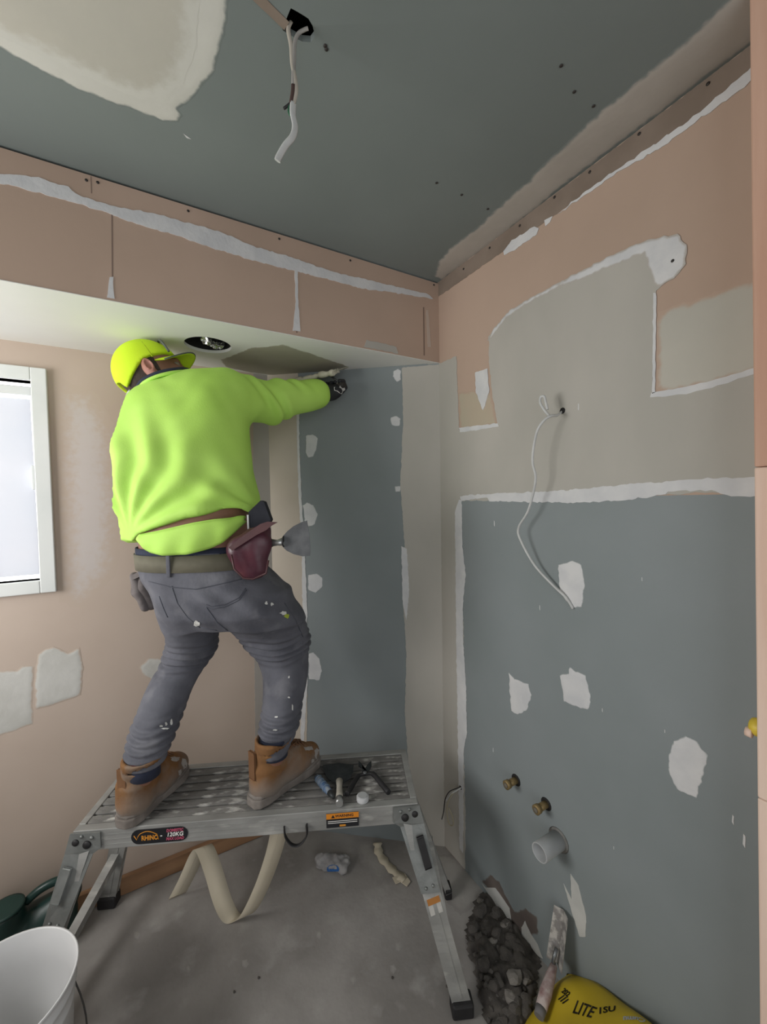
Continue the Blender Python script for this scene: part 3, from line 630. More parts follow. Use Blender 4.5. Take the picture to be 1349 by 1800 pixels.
def den_disp(P, N):
    x, y, z = P.T; right = x > xm; d = .0015*wav(P, 40)
    ph = 1.6*np.sin(x*26+y*14)+2.2*np.sin(x*9)
    for key, side, w, amp, fr in (('rk', True, .040, .0105, 235), ('ra', True, .042, .007, 280), ('lk', False, .045, .0085, 240), ('la', False, .055, .0065, 270)):
        d += (right == side)*amp*np.sin((z-zk[key])*fr+ph)*np.exp(-((z-zk[key])/w)**2)
    # drag lines from the seat towards the crotch, and across the right thigh
    dx, dz = x-seat[0], z-seat[2]; d += .006*np.sin(dx*60+dz*55+.8*np.sin(dz*40))*np.exp(-(dx/.11)**2-(dz/.07)**2)
    dx, dz = x-rth[0], z-rth[2]; d += .005*np.sin(dx*38+dz*75)*np.exp(-(dx/.1)**2-((dz+.02)/.08)**2)
    return d
trous = field_obj('trousers', f, m_denim, man, den_disp, 2); tag(trous, 'dusty grey work trousers')
def bvh_of(o): return BVHTree.FromPolygons([v.co[:] for v in o.data.vertices], [p.vertices[:] for p in o.data.polygons])
CL = MI @ CPOS
def drape(bv, px, py, off=.0):
    d = (MI.to_3x3() @ ray(px, py)).normalized(); h = bv.ray_cast(CL, d)
    if h[0] is None: return None
    return h[0]+h[1]*off
def drape_line(bv, pts, k=5, off=.0):
    out = []
    for i in range(len(pts)-1):
        for q in range(k):
            t = q/k; r = drape(bv, pts[i][0]*(1-t)+pts[i+1][0]*t, pts[i][1]*(1-t)+pts[i+1][1]*t, off)
            if r is not None: out.append(r)
    r = drape(bv, *pts[-1], off)
    if r is not None: out.append(r)
    return out
def drape_patch(bv, name, cx, cy, rx, ry, mat, parent, off=.0015, seed=0, rot=0, n=14):
    rnd = random.Random(seed); c = drape(bv, cx, cy, off); ring = []
    if c is None: return None
    for i in range(n):
        a = 2*math.pi*i/n; q = 1+rnd.uniform(-.3, .3); x = math.cos(a)*rx*q; y = math.sin(a)*ry*q
        p = drape(bv, cx+x*math.cos(rot)-y*math.sin(rot), cy+x*math.sin(rot)+y*math.cos(rot), off)
        if p is not None: ring.append(p)
    return mkobj(name, mesh(name, [c]+ring, [(0, i+1, (i+1) % len(ring)+1) for i in range(len(ring))], True), mat, parent)
tb = bvh_of(trous)
m_seam = M('denim_seam', '#4a4c55')
for nm, pts in (('pocket', [(362, 1066), (372, 1070), (395, 1067), (420, 1055), (434, 1037)]), ('pocket', [(362, 1062), (372, 1066), (395, 1063), (420, 1051), (432, 1034)]), ('pocket', [(280, 1048), (288, 1070), (295, 1085)]), ('pocket', [(362, 1066), (382, 1094), (405, 1112)]),
                ('yoke_seam', [(262, 1022), (300, 1032), (345, 1036), (400, 1024), (425, 1018)]), ('seat_seam', [(302, 1030), (312, 1060), (330, 1085), (352, 1103)]), ('inseam', [(352, 1103), (382, 1108)]), ('side_seam', [(500, 1060), (520, 1090), (533, 1120)])):
    ln = drape_line(tb, pts, 5, .0003)
    if len(ln) > 2: MB().tube(ln, .0016, 6).build(nm, m_seam, trous)
for i, (x, y, rx, ry) in enumerate(((346, 1096, 5, 5), (468, 1060, 2.5, 3), (478, 1062, 2.5, 3), (498, 1078, 6, 3), (284, 1276, 3, 2), (292, 1272, 2, 3), (301, 1270, 2, 6), (290, 1281, 7, 1.5), (484, 1284, 4, 1.5), (486, 1260, 3, 1.3), (508, 1190, 1.5, 2), (514, 1243, 1.2, 6), (508, 1226, 2, 1.5), (372, 996, 3, 1.5))):
    drape_patch(tb, 'plaster_splash', x, y, rx, ry, m_plaster, trous, seed=i)
drape_patch(tb, 'lime_smear', 504, 1083, 5, 4, M('lime_smear', '#9fae3c'), trous, seed=31)
# waistband / belt
def ring_band(rows, z0, z1, off, th, name, mat, parent, n=64, p=2.3):
    A = np.array(sorted(rows)); mb = MB(); rings = []
    for z, o in ((z0, off), (z0, off+th), (z1, off+th), (z1, off)):
        cx, cy, a, b = [np.interp(z, A[:, 0], A[:, i]) for i in (1, 2, 3, 4)]; rg = []
        for k in range(n):
            t = 2*math.pi*k/n; cc, ss = math.cos(t), math.sin(t)
            rg.append(mb.bm.verts.new((cx+(a+o)*math.copysign(abs(cc)**(2/p), cc), cy+(b+o)*math.copysign(abs(ss)**(2/p), ss), z)))
        rings.append(rg)
    for i in range(4):
        for k in range(n):
            fc = mb.bm.faces.new((rings[i][k], rings[i][(k+1) % n], rings[(i+1) % 4][(k+1) % n], rings[(i+1) % 4][k])); fc.smooth = True
    return mb.build(name, mat, parent)
bz = [lp(340, y, 1.25)[2] for y in (1006, 977)]
ring_band(PEL, bz[0], bz[1], .001, .004, 'belt', m_belt, man)
for x in (300, 425):
    c = lp(x, 990, 1.25); 
    A = np.array(sorted(PEL)); cy, b, cx, a = [np.interp(c[2], A[:, 0], A[:, i]) for i in (2, 4, 1, 3)]
    u = (c[0]-cx)/a; y = cy-(b+.011)*(1-abs(u)**2.3)**(1/2.3); MB().box((c[0]-.006, y-.003, bz[0]-.012), (c[0]+.006, y+.003, bz[1]+.006), bev=.002).build('belt_loop', m_denim, trous)
uz = [lp(340, y, 1.25)[2] for y in (981, 966)]
ring_band(PEL, uz[0], uz[1], -.004, .004, 'underwear_band', m_navy, man)

# body (skin): one continuous figure under the clothes --------------------
hd = lp(271, 661, 1.47)
fc = np.array([.76, .42, .46]); fc /= np.linalg.norm(fc)
hu = np.array([-.60, -.08, .72]); hu -= fc*(hu@fc); hu /= np.linalg.norm(hu)
hr = np.cross(fc, hu)                       # right side of the head (towards the camera)
HRM = np.array([hr, fc, hu])                # head frame rows: x right, y face, z crown
def H(x, y, z): return hd + hr*x + fc*y + hu*z
neck = lp(300, 690, 1.46)
f = Field(lp(165, 1430, 1.3)*[1, 0, 0]+[0, -.27, -.02], lp(650, 585, 1.5)*[1, 0, 1]+[.1, .56, .02], .0062)
f.stack([(r[0], r[1], r[2], r[3]-.045, r[4]-.045) for r in TOR[2:9]], 0, 2.2)
f.stack([row(880, 266, 430, 1.40, .13), row(930, 256, 438, 1.40, .146), row(985, 258, 440, 1.40, .144), row(1040, 290, 490, 1.40, .14), row(1085, 305, 515, 1.41, .11)], .03, 2.3)
for rows in (LL, RL): f.stack([(r[0], r[1], r[2], r[3]*.82, r[4]*.82) for r in rows], .03)
f.cone(sh, el, .055, .05, .03); f.cone(el, wri, .048, .027, .02); f.cone(wri, wri+armd*.04, .026, .022, .01)
f.cone(lsh, lel, .055, .046, .03); f.cone(lel, lwr, .045, .033, .02)
for hp_, tp_, an in (((224, 1448), (322, 1356), LL[-1]), ((452, 1412), (556, 1338), RL[-1])):
    h_, t_ = np.array(MI @ on('deck', *hp_)), np.array(MI @ on('deck', *tp_)); f.cone((an[1], an[2], an[0]), h_*.8+t_*.2+[0, 0, .07], .036, .034, .02); f.cone(h_*.8+t_*.2+[0, 0, .065], h_*.3+t_*.7+[0, 0, .055], .034, .028, .02)
f.cone(neck, H(0, -.025, -.07), .064, .056, .03)
f.ell(H(0, -.005, .02), HRM, (.076, .096, .100), .02)          # skull
f.ell(H(0, .035, -.055), HRM, (.058, .066, .066), .03)          # face and jaw
f.cone(H(.045, .0, -.07), H(.0, .082, -.105), .02, .022, .025); f.cone(H(-.045, .0, -.07), H(.0, .082, -.105), .02, .022, .025)   # jaw line, chin
f.cone(H(0, .094, .0), H(0, .112, -.034), .010, .014, .012)     # nose
f.cone(H(.022, .092, .012), H(-.022, .092, .012), .012, .012, .015)   # brow
f.cone(H(.02, .094, -.068), H(-.02, .094, -.068), .008, .008, .010)   # lips
f.cone(H(.04, .078, -.02), H(.03, .088, -.03), .012, .010, .015); f.cone(H(-.04, .078, -.02), H(-.03, .088, -.03), .012, .010, .015)  # cheeks
body = field_obj('body', f, m_skinb, man, None, 3)
# ears, eyes
for s in (1, -1):
    ef = Field(H(s*.08, -.01, -.01)-.06, H(s*.08, -.01, -.01)+.06, .003)
    R2 = np.array([hr*s*.85-fc*.5, fc*.85+hr*s*.5, hu]); R2 = R2/np.linalg.norm(R2, axis=1)[:, None]
    ef.ell(H(s*.084, -.012, -.008), R2, (.011, .021, .035), 0); ef.ell(H(s*.094, -.006, -.002), R2, (.008, .011, .020), 0, sub=True)
    ef.cone(H(s*.078, .0, -.03), H(s*.082, -.004, -.036), .010, .009, .008)
    field_obj('ear', ef, M('ear_skin', '#9c6a5c', '#a87566', 20, .6), man, None, 1)
    e = MB(); bmesh.ops.create_uvsphere(e.bm, u_segments=12, v_segments=8, radius=.012, matrix=Matrix.Translation(Vector(H(s*.031, .083, -.006)))); e.build('eye', M('eye', '#8d8178', rough=.3), man, smooth=True)
# hair below the cap
hf = Field(hd-.13, hd+.13, .0045)
hf.ell(H(0, -.008, .012), HRM, (.0805, .100, .098), 0, cutfn=lambda d, P: np.maximum(np.maximum(d, P[:, :, :, 2]-.02), np.maximum(-.052-P[:, :, :, 2]+.35*np.maximum(P[:, :, :, 1], 0), P[:, :, :, 1]-.03)))
field_obj('hair', hf, M('short_dark_hair', '#3a302c', '#4a3e38', 60, .9, .4, 200), man, None, 1)
# cap
capf = Field(hd-.16, hd+.16, .0045)
def capcut(d, P):
    d = np.maximum(d, -(P[..., 2]-(.006+.58*np.minimum(P[..., 1], 0)+.10*np.maximum(P[..., 1], 0))))
    # back opening above the strap
    o = np.sqrt((P[..., 0]/.036)**2+((P[..., 2]+.036)/.030)**2)-1
    return np.maximum(d, np.where(P[..., 1] < 0, -o*.034, -1))
capf.ell(H(0, -.010, .020), HRM, (.092, .113, .118), 0, cutfn=capcut)
cap = field_obj('cap', capf, m_cap, man, None, 2); tag(cap, 'lime yellow baseball cap')
# brim
vs, fs = [], []
for j in range(7):
    for i in range(17):
        a = (i/16-.5)*math.pi*.82; rr = j/6
        x = math.sin(a)*(.088+.004*rr); y = math.cos(a)*.104-.01+rr*(.072*math.cos(a)**.7 if math.cos(a) > 0 else 0); z = .028 - .020*(x/.09)**2 - .010*rr
        vs.append(H(x, y, z))
for j in range(6):
    for i in range(16): fs.append((j*17+i, j*17+i+1, (j+1)*17+i+1, (j+1)*17+i))
br = mkobj('brim', mesh('brim', vs, fs, True), m_cap, cap); sd = br.modifiers.new('thick', 'SOLIDIFY'); sd.thickness = .004
MB().tube([Vector(v) for v in vs[-17:]], .0028, 6).build('brim_edge', m_capgrey, br)
sp = [Vector(H(math.sin(a)*.094, -math.cos(a)*.108-.012, -.064+.014*math.cos(a))) for a in [(-.62+1.24*i/14) for i in range(15)]]
MB().tube(sp, .011, 8, flat=.25, up=tuple(hu)).build('strap', m_strap, cap)
MB().tube([Vector(H(.088*math.cos(t), .018, .02+.112*math.sin(t))) for t in [math.pi*i/14 for i in range(15)]], .0022, 6).build('crown_seam', M('cap_seam', '#a9c413'), cap)
MB().tube([Vector(H(.0895*math.cos(t), .075, .018+.086*math.sin(t))) for t in [math.pi*i/14 for i in range(15)]], .004, 6).build('grey_piping', m_capgrey, cap)

# gloved right hand gripping the trowel ------------------------------------
def trow(x, y, z): return TRO + TU*x + TV*y + TW*z
TA, TB = MI @ on('soffit', 540, 663, .004), MI @ on('soffit', 616, 645, .004)
TU = (TB-TA); TLEN = TU.length; TU.normalize(); TW = Vector((0, 0, 1)); TV = TW.cross(TU).normalized(); TRO = (TA+TB)/2
HC = np.array(lp(583, 690, 1.77))                       # palm centre
gw = armd
gf = Field(np.minimum(wri, HC)-.10, np.maximum(wri, HC)+.13, .004)
hv = np.array(TU); hv = hv/np.linalg.norm(hv)            # across the knuckles
pn = np.array([0, 0, 1.0]); pn = pn-hv*(pn@hv); pn /= np.linalg.norm(pn)
ff = np.cross(pn, hv); ff = ff if ff[1] > 0 else -ff
gf.cone(wri-armd*.02, wri+armd*.03, .037, .034, 0); gf.cone(wri+armd*.02, HC, .033, .033, .02)
gf.cone(HC-hv*.026, HC+hv*.030, .026, .025, .02)
for i, (o, ln) in enumerate(((-.033, .022), (-.011, .027), (.011, .025), (.033, .018))):
    k0 = HC + hv*o*1.15 + ff*.024+pn*.004; k1 = k0 + ff*(.018+ln*.35) + pn*.022; k2_ = k1 - ff*.012 + pn*.024; k3 = k2_ - ff*.026 - pn*.004
    gf.cone(k0, k1, .0118, .0112, .006); gf.cone(k1, k2_, .0110, .0102, .004); gf.cone(k2_, k3, .0102, .0092, .004)
t0 = HC - hv*.030 - ff*.004; t1 = t0 - hv*.016 + pn*.026 + ff*.014; t2 = t1 + pn*.018 + ff*.022 + hv*.010
gf.cone(t0, t1, .014, .0125, .008); gf.cone(t1, t2, .0122, .0105, .004)
glove = field_obj('glove', gf, m_glove, man, None, 2); tag(glove, 'black work glove with plaster on the knuckles')
gm = MB(); gm.tube([Vector(wri-armd*.008), Vector(wri+armd*.016)], .043, 20); gm.build('cuff', m_glove, glove)
gm = MB(); gm.tube([Vector(wri+armd*.016), Vector(wri+armd*.021)], .0425, 20); gm.build('cuff_band', M('cuff_tan', '#6d6654'), glove)
gb = bvh_of(glove)
for i, (x, y, rx, ry) in enumerate(((598, 681, 9, 10), (592, 668, 5, 3))): drape_patch(gb, 'plaster_smear', x, y, rx, ry, m_plaster, glove, .002, seed=60+i)
# left hand, hidden in front of the chest, holding a hawk
lf = Field(lwr-.14, lwr+.14, .0045); LH = lwr + np.array([.02, .03, .045])
lf.cone(lwr, LH, .034, .034, 0)
for i, o in enumerate((-.03, -.01, .01, .03)):
    k0 = LH + np.array([o, .02, .02]); k1 = k0+np.array([0, .03, .012-.004*abs(i-1)]); k2_ = k1+np.array([0, .0, .026]); lf.cone(k0, k1, .0115, .011, .006); lf.cone(k1, k2_, .0108, .0098, .004)
lf.cone(LH+np.array([.03, 0, .01]), LH+np.array([.052, .012, .034]), .013, .011, .008)
field_obj('glove', lf, m_glove, man, None, 2)

# boots ----------------------------------------------------------------------
def boot(heel_px, toe_px, ankle, col, seed):
    h0 = np.array(MI @ on('deck', *heel_px)); t0 = np.array(MI @ on('deck', *toe_px)); h0[2] = t0[2] = 0
    ax = t0-h0; L = np.linalg.norm(ax); ax /= L; sd_ = np.array([ax[1], -ax[0], 0]); u = np.array([0, 0, 1.])
    def B(x, y, z): return h0+ax*x*L+sd_*y+u*z
    b = empty('boot', (0, 0, 0)); b.parent = man; tag(b, 'tan suede work boot, dusty')
    f = Field(np.minimum(h0, t0)-[.1, .1, .01], np.maximum(h0, t0)+[.1, .1, .36], .0048)
    sq = (u, .82)
    f.cone(B(.13, 0, .062), B(.13, 0, .11), .050, .046, 0)
    f.cone(B(.13, 0, .055), B(.55, .003, .060), .048, .047, .03); f.cone(B(.5, .003, .062), B(.86, 0, .054), .048, .044, .03, (u, .85))
    f.cone(B(.30, 0, .12), B(.68, 0, .078), .042, .040, .035)
    zc_ = ankle[2]; cz = col
    cxx = B(.17, 0, 0)
    A_ = np.array(ankle)
    f.stack([(.10, B(.2, 0, 0)[0], B(.2, 0, 0)[1], .052, .058), (.15, *(B(.19, 0, 0)*.7+A_*.3)[:2], .051, .056), (.20, *(B(.18, 0, 0)*.2+A_*.8)[:2], .060, .064), (cz+.02, *A_[:2], .064, .068)], .03)
    # open, dipped collar
    q = f.sub(f.lo, np.array([f.ax[i][-1] for i in range(3)])); sl, X, Y, Z = q
    s_ = ((X-h0[0])*ax[0]+(Y-h0[1])*ax[1]); side = (X-h0[0])*sd_[0]+(Y-h0[1])*sd_[1]
    topz = cz + .022 - .10*np.clip(s_/L-.02, 0, .16) + .05*np.clip(s_/L-.20, 0, .12) - .10*np.clip(s_/L-.36, 0, .3)
    f.F[sl] = np.maximum(f.F[sl], Z-topz)
    inn = np.hypot(X-A_[0], Y-A_[1]) - .053
    f.F[sl] = np.maximum(f.F[sl], -np.maximum(inn, (cz-.022)-Z))
    f.F[sl] = np.maximum(f.F[sl], .022-Z)
    rnd = random.Random(seed)
    up_ = field_obj('upper', f, m_suede, b, lambda P, N: .0016*wav(P, 60, seed)+.002*np.sin(P[:, 2]*120)*np.exp(-((P[:, 2]-.13)/.03)**2), 2)
    # sole: extruded outline with welt
    prof = [(-.10, .018), (-.04, .038), (.08, .046), (.25, .044), (.42, .042), (.6, .050), (.78, .052), (.92, .044), (1.01, .026), (1.04, .0)]
    outl = [B(x, w, 0) for x, w in prof] + [B(x, -w, 0) for x, w in prof[-2::-1]]
    mb = MB(); mb.poly([Vector(p)+Vector((0, 0, .001)) for p in outl], (0, 0, 1), .030); so = mb.build('sole', m_sole, b)
    bv = so.modifiers.new('round', 'BEVEL'); bv.width = .006; bv.segments = 3; bv.limit_method = 'ANGLE'
    # dusty rand above the sole
    mb = MB(); ctr = B(.45, 0, 0)
    mb.poly([Vector(ctr+(p-ctr)*.965)+Vector((0, 0, .030)) for p in outl], (0, 0, 1), .012); rd = mb.build('rand', m_sole, b); bv = rd.modifiers.new('round', 'BEVEL'); bv.width = .005; bv.segments = 3; bv.limit_method = 'ANGLE'
    # heel pull tab, back stay
    MB().obox(Vector(B(-.05, 0, .14)), ax*.004, sd_*.014, u*.045, bev=.002).build('back_stay', M('dark_suede', '#6b4a2e', '#745236', 16, .9), b)
    bb_ = BVHTree.FromPolygons([v.co[:] for v in up_.data.vertices], [p.vertices[:] for p in up_.data.polygons])
    def down(x, y, off=.003):
        h = bb_.ray_cast(Vector(B(x, y, .45)), Vector((0, 0, -1))); return (h[0]+h[1]*off) if h[0] is not None else None
    for i, x in enumerate((.56, .61, .66, .71)):
        pts = [down(x+.03*math.sin(q), .026*(q/3-1)) for q in range(7)]; pts = [p for p in pts if p is not None]
        if len(pts) > 2: MB().tube(pts, .0026, 6).build('lace', M('lace_brown', '#6b4a30'), b)
    p0 = down(.55, .01, .004)
    if p0 is not None:
        for sgn in (1, -1):
            lpz = [p0 + Vector(sd_*sgn*(.02*math.sin(t)+.006*t)) + Vector(ax*(.012*math.cos(t)-.01*t)) + Vector((0, 0, .016*math.sin(t))) for t in [i*.4 for i in range(8)]]
            MB().tube(lpz, .0022, 6).build('lace_loop', M('lace_brown', '#6b4a30'), b)
    ub = bvh_of(up_)
    for i, (x, y, rx, ry) in enumerate(((toe_px[0]+2, toe_px[1]-14, 5, 9), (toe_px[0]-14, toe_px[1]-22, 8, 4), (toe_px[0]-6, toe_px[1]+2, 3, 6))): drape_patch(ub, 'plaster_splash', x, y, rx, ry, M('boot_plaster', '#9a948e', '#aaa49e', 40, .9, .3), b, .0012, seed=80+i+seed)
    # sock
    mb = MB(); mb.tube([Vector(A_*[1, 1, 0]+[0, 0, cz-.05]), Vector(A_*[1, 1, 0]+[0, 0, cz+.012])], .044, 20); sk = mb.build('sock', m_navy, b)
    return b
la = (LL[-1][1], LL[-1][2], 0); ra = (RL[-1][1], RL[-1][2], 0)
boot((224, 1448), (322, 1356), la, .205, 1)
boot((452, 1412), (556, 1338), ra, .205, 2)
sk = lp(252, 1352, 1.24); MB().tube([Vector((la[0]-.03+.06*i/8, la[1]-math.sqrt(.047**2-(-.03+.06*i/8)**2), .222)) for i in range(9)], .005, 6).build('sock_stripe', m_orange, man)
# ------------------------------------------------------------------ aluminium work platform
m_alu = M('dusty_aluminium', '#8b8b88', '#a8a8a5', 14, .55, .2, 80, metal=.35, c3='#c2c1bc', s3=26, lo3=.58, hi3=.75, stretch=(.35, 1, 1))
m_alus = M('deck_slat_dusty', '#6d6b68', '#8b8985', 22, .8, .4, 90, metal=.1, c3='#c9c7c2', s3=34, lo3=.55, hi3=.66, stretch=(.4, 1, 1))
m_plate = M('steel_plate', '#7c7f7d', '#8d908e', 20, .5, .2, 90, metal=.5)
m_black = M('black_plastic', '#1e1d1e', '#29282a', 20, .6)
fl_, fr_, br_ = on('deck', 128, 1462), on('deck', 735, 1412), on('deck', 718, 1316)
PU = (fr_-fl_); PLN = PU.length; PU.normalize(); PV = Vector((-PU.y, PU.x, 0)); PWD = (br_-fr_).dot(PV)
pc = (fl_+fr_)/2 + PV*PWD/2; pc.z = 0
plat = empty('work_platform', pc, math.atan2(PU.y, PU.x))
tag(plat, 'dusty aluminium folding work platform the person stands on', 'work platform')
PI_ = inv(plat); hl, hw = PLN/2, PWD/2
def pfl(px, py): return PI_ @ on('floor', px, py)
FRf, RRf, RLf = pfl(812, 1778), pfl(787, 1574), pfl(192, 1590)
FLf = Vector((-FRf.x, FRf.y, 0)); 
RH = .066
def rail(name, y0, y1):
    mb = MB(); mb.box((-hl, y0, HP-RH), (hl, y1, HP), bev=.002)
    for zz in (.018, .034, .050): mb.box((-hl+.002, (y0 if y0 < 0 else y1)-.0012, HP-zz-.001), (hl-.002, (y0 if y0 < 0 else y1)+.0012, HP-zz+.001))
    return mb.build(name, m_alu, plat)
rail('front_rail', -hw, -hw+.028); rail('back_rail', hw-.028, hw)
MB().box((-hl+.024, -hw+.030, HP-.030), (hl-.024, hw-.030, HP-.024)).build('deck_underside', m_black, plat)
NS = 6; sw = (2*hw-.056)/NS
s0 = None
for i in range(NS):
    if s0 is None:
        mb = MB(); mb.box((-hl+.022, .0045, -.018), (hl-.022, sw-.0045, 0), bev=.0015)
        for q in range(5): yy = .010+q*(sw-.020)/4; mb.box((-hl+.023, yy-.0012, -.001), (hl-.023, yy+.0012, .0011))
        s0 = mb.build('deck_slat', m_alus, plat); o = s0
    else: o = bpy.data.objects.new('deck_slat', s0.data); COL.objects.link(o); o.parent = plat
    o.location = (0, -hw+.028+i*sw, HP-.002)
for sx in (-1, 1):
    MB().box((sx*hl-(.022 if sx > 0 else 0), -hw+.028, HP-.055), (sx*hl+(.0 if sx > 0 else .022), hw-.028, HP+.001), bev=.002).build('end_rail', m_alu, plat)
MB().box((-hl+.03, -.05, HP-.05), (hl-.03, -.03, HP-.02)).build('under_bearer', m_alu, plat); MB().box((-hl+.03, .05, HP-.05), (hl-.03, .07, HP-.02)).build('under_bearer', m_alu, plat)
def beam(a, b, wx, wy, wdir):
    a, b = Vector(a), Vector(b); t = (b-a).normalized(); x = Vector(wdir); x = (x-t*x.dot(t)).normalized(); y = t.cross(x)
    return MB().obox((a+b)/2, x*wx, y*wy, t*((b-a).length/2), bev=.003)
legs = {}
for sx, sy, ft in ((1, -1, FRf), (1, 1, RRf), (-1, 1, RLf), (-1, -1, FLf)):
    tp = Vector((sx*(hl-.030), sy*(hw-.012), HP-.03)); ft = Vector((ft.x, ft.y, .028))
    leg = beam(tp, ft, .026 if (sx, sy) != (1, 1) else .009, .013 if (sx, sy) != (1, 1) else .022, (1, 0, 0)).build('leg', m_alu, plat); legs[(sx, sy)] = (tp, ft)
    t = (ft-tp).normalized(); fx = Vector((1, 0, 0)); fx = (fx-t*fx.dot(t)).normalized(); fy = t.cross(fx)
    cw = .034 if (sx, sy) != (1, 1) else .014
    MB().box((ft.x-cw, ft.y-.024, .001), (ft.x+cw, ft.y+.024, .045), bev=.006).build('foot_cap', m_black, leg)
    # lower rib lines on the leg
    MB().obox(tp.lerp(ft, .62)-fy*.0135*(1 if fy.y > 0 else -1), fx*.006, fy*.0012, t*((ft-tp).length*.34)).build('leg_rib', m_alu, leg)
    if sy < 0:
        ys = -1 if fy.y > 0 else 1
        # hinge plate
        o0 = Vector((sx*(hl-.002), -hw-.003, 0)); x1 = sx*(hl-.085)
        e1 = tp.lerp(ft, .42)
        outl = [Vector((sx*(hl+.004), -hw-.003, HP-.002)), Vector((x1, -hw-.003, HP-.004)), Vector((x1, -hw-.003, HP-.055)), Vector((sx*(hl-.062), -hw-.004, HP-.07)), Vector((e1.x-sx*.032, e1.y-.017, e1.z)), Vector((e1.x+sx*.030, e1.y-.017, e1.z)), Vector((sx*(hl+.018), -hw-.01, HP-.06))]
        hp_ = MB().poly(outl, (0, -1, 0), .004).build('hinge_plate', m_plate, plat)
        for (qx, qz, r) in ((.012, .03, .011), (.045, .04, .013), (.06, .018, .006), (.03, .012, .005)):
            MB().lathe([(0, 0), (r, 0), (r*.9, .004), (0, .005)], Matrix.Translation((sx*(hl-qx), -hw-.007, HP-qz)) @ Matrix.Rotation(math.pi/2, 4, 'X'), 14).build('rivet', m_black if r > .01 else m_plate, hp_)
        MB().obox(tp.lerp(ft, .20)+Vector((sx*.014, -.026, 0)), fx*.009, fy*.004, t*.045, bev=.003).build('latch', m_black if sx > 0 else m_plate, hp_)
        for q in (-.012, .012):
            c = tp.lerp(ft, .39)+fx*q; MB().lathe([(0, 0), (.006, 0), (.004, .004), (0, .005)], Matrix.Translation(Vector((c.x, c.y-.019, c.z))) @ Matrix.Rotation(math.pi/2, 4, 'X'), 12).build('rivet', m_plate, hp_)
        # small caution label on the leg
        c = tp.lerp(ft, .50); nn = (fy if fy.y < 0 else -fy)
        MB().obox(c+nn*.0138, fx*.021, nn*.0006, t*.024).build('leg_label', M('label_white', '#b9b7b2', '#c5c3be', 60, .7), leg)
        MB().obox(c+nn*.0145-t*.014, fx*.021, nn*.0006, t*.009).build('leg_label_band', M('label_orange', '#b0763a'), leg)
for sx in (-1, 1):
    a = legs[(sx, 1)][0].lerp(legs[(sx, 1)][1], .62); b = legs[(sx, -1)][0].lerp(legs[(sx, -1)][1], .88)
    beam(a, b, .014, .012, (0, 0, 1)).build('end_brace', m_alu, plat)
# rating and warning stickers on the front rail
FN = -PV; FP = fl_.copy()
def fx_(px, py):
    q = PI_ @ hit(px, py, FP, FN); return q.x, q.z
x0, z0 = fx_(231, 1467); x1, z1 = fx_(331, 1463); zc_ = HP-RH/2-.001; xc = (x0+x1)/2; w = (x1-x0)/2; hgt = .0235
m_stk = M('sticker_black', '#191a1f', rough=.5); m_sto = M('print_amber', '#d08a2a'); m_str = M('print_red', '#b8506a'); m_stw = M('print_white', '#e8e6e2')
def capsule_outline(xc, zc, w, h, y, n=10):
    pts = []
    for s in (1, -1):
        for i in range(n+1):
            a = -math.pi/2+math.pi*i/n if s > 0 else math.pi/2+math.pi*i/n; pts.append(Vector((xc+s*(w-h)+math.cos(a)*h, y, zc+math.sin(a)*h)))
    return pts
YF_ = -hw-.0014
st = MB().poly(capsule_outline(xc, zc_, w, hgt, YF_), (0, -1, 0), .0008).build('rating_sticker', m_stk, plat)
RX = Matrix.Rotation(math.pi/2, 4, 'X')
def stext(body, x, z, size, mat, bold=0., sx=1., shear=0.): return text_mesh('lettering', body, size, mat, st, Matrix.Translation((x, YF_-.0012, z)) @ RX, bold, shear, sx)
stext('RHINO', xc-.030, zc_-.005, .021, m_sto, .0006, .78); stext('-', xc+.005, zc_, .02, m_stw, .0004)
stext('120KG', xc+.047, zc_, .018, m_stw, .0003, 1.0, .15); stext('DOMESTIC', xc+.047, zc_+.0135, .0125, m_str, .0004, .85, .15); stext('MAX LOAD', xc+.047, zc_-.0135, .0125, m_str, .0004, .85, .15)
arc = [Vector((xc-.060+.052*t, YF_-.0014, zc_+.006+.011*math.sin(math.pi*min(1, t*.9+.12)))) for t in [i/12 for i in range(13)]] + [Vector((xc-.003, YF_-.0014, zc_-.012))]
MB().tube([Vector((xc-.078, YF_-.0014, zc_+.006)), Vector((xc-.070, YF_-.0014, zc_-.008)), Vector((xc-.066, YF_-.0014, zc_+.002))]+arc, .0012, 5).build('animal_outline', m_sto, st)
x0, z0 = fx_(574, 1440); x1, z1 = fx_(631, 1440); xw = (x0+x1)/2; ww = (x1-x0)/2
wsk = MB().box((xw-ww, YF_-.0008, zc_-.024), (xw+ww, YF_, zc_+.024)).build('warning_sticker', m_stk, plat)
MB().box((xw-ww, YF_-.0014, zc_+.006), (xw+ww, YF_-.0007, zc_+.024)).build('orange_band', M('print_orange', '#d9861f'), wsk)
st = wsk; stext('WARNING', xw+.006, zc_+.015, .0125, m_stk, .0004); 
MB().poly([Vector((xw-ww+.016, YF_-.002, zc_+.010)), Vector((xw-ww+.028, YF_-.002, zc_+.010)), Vector((xw-ww+.022, YF_-.002, zc_+.020))], (0, -1, 0), .0004).build('warning_triangle', m_stk, wsk)
for q in (0, .006): MB().box((xw-ww+.005, YF_-.0013, zc_-.003-q), (xw+ww-.005, YF_-.0007, zc_-.0012-q)).build('print_line', m_stw, wsk)
MB().box((xw-.010, YF_-.0013, zc_-.021), (xw+.010, YF_-.0007, zc_-.015)).build('print_badge', m_sto, wsk)
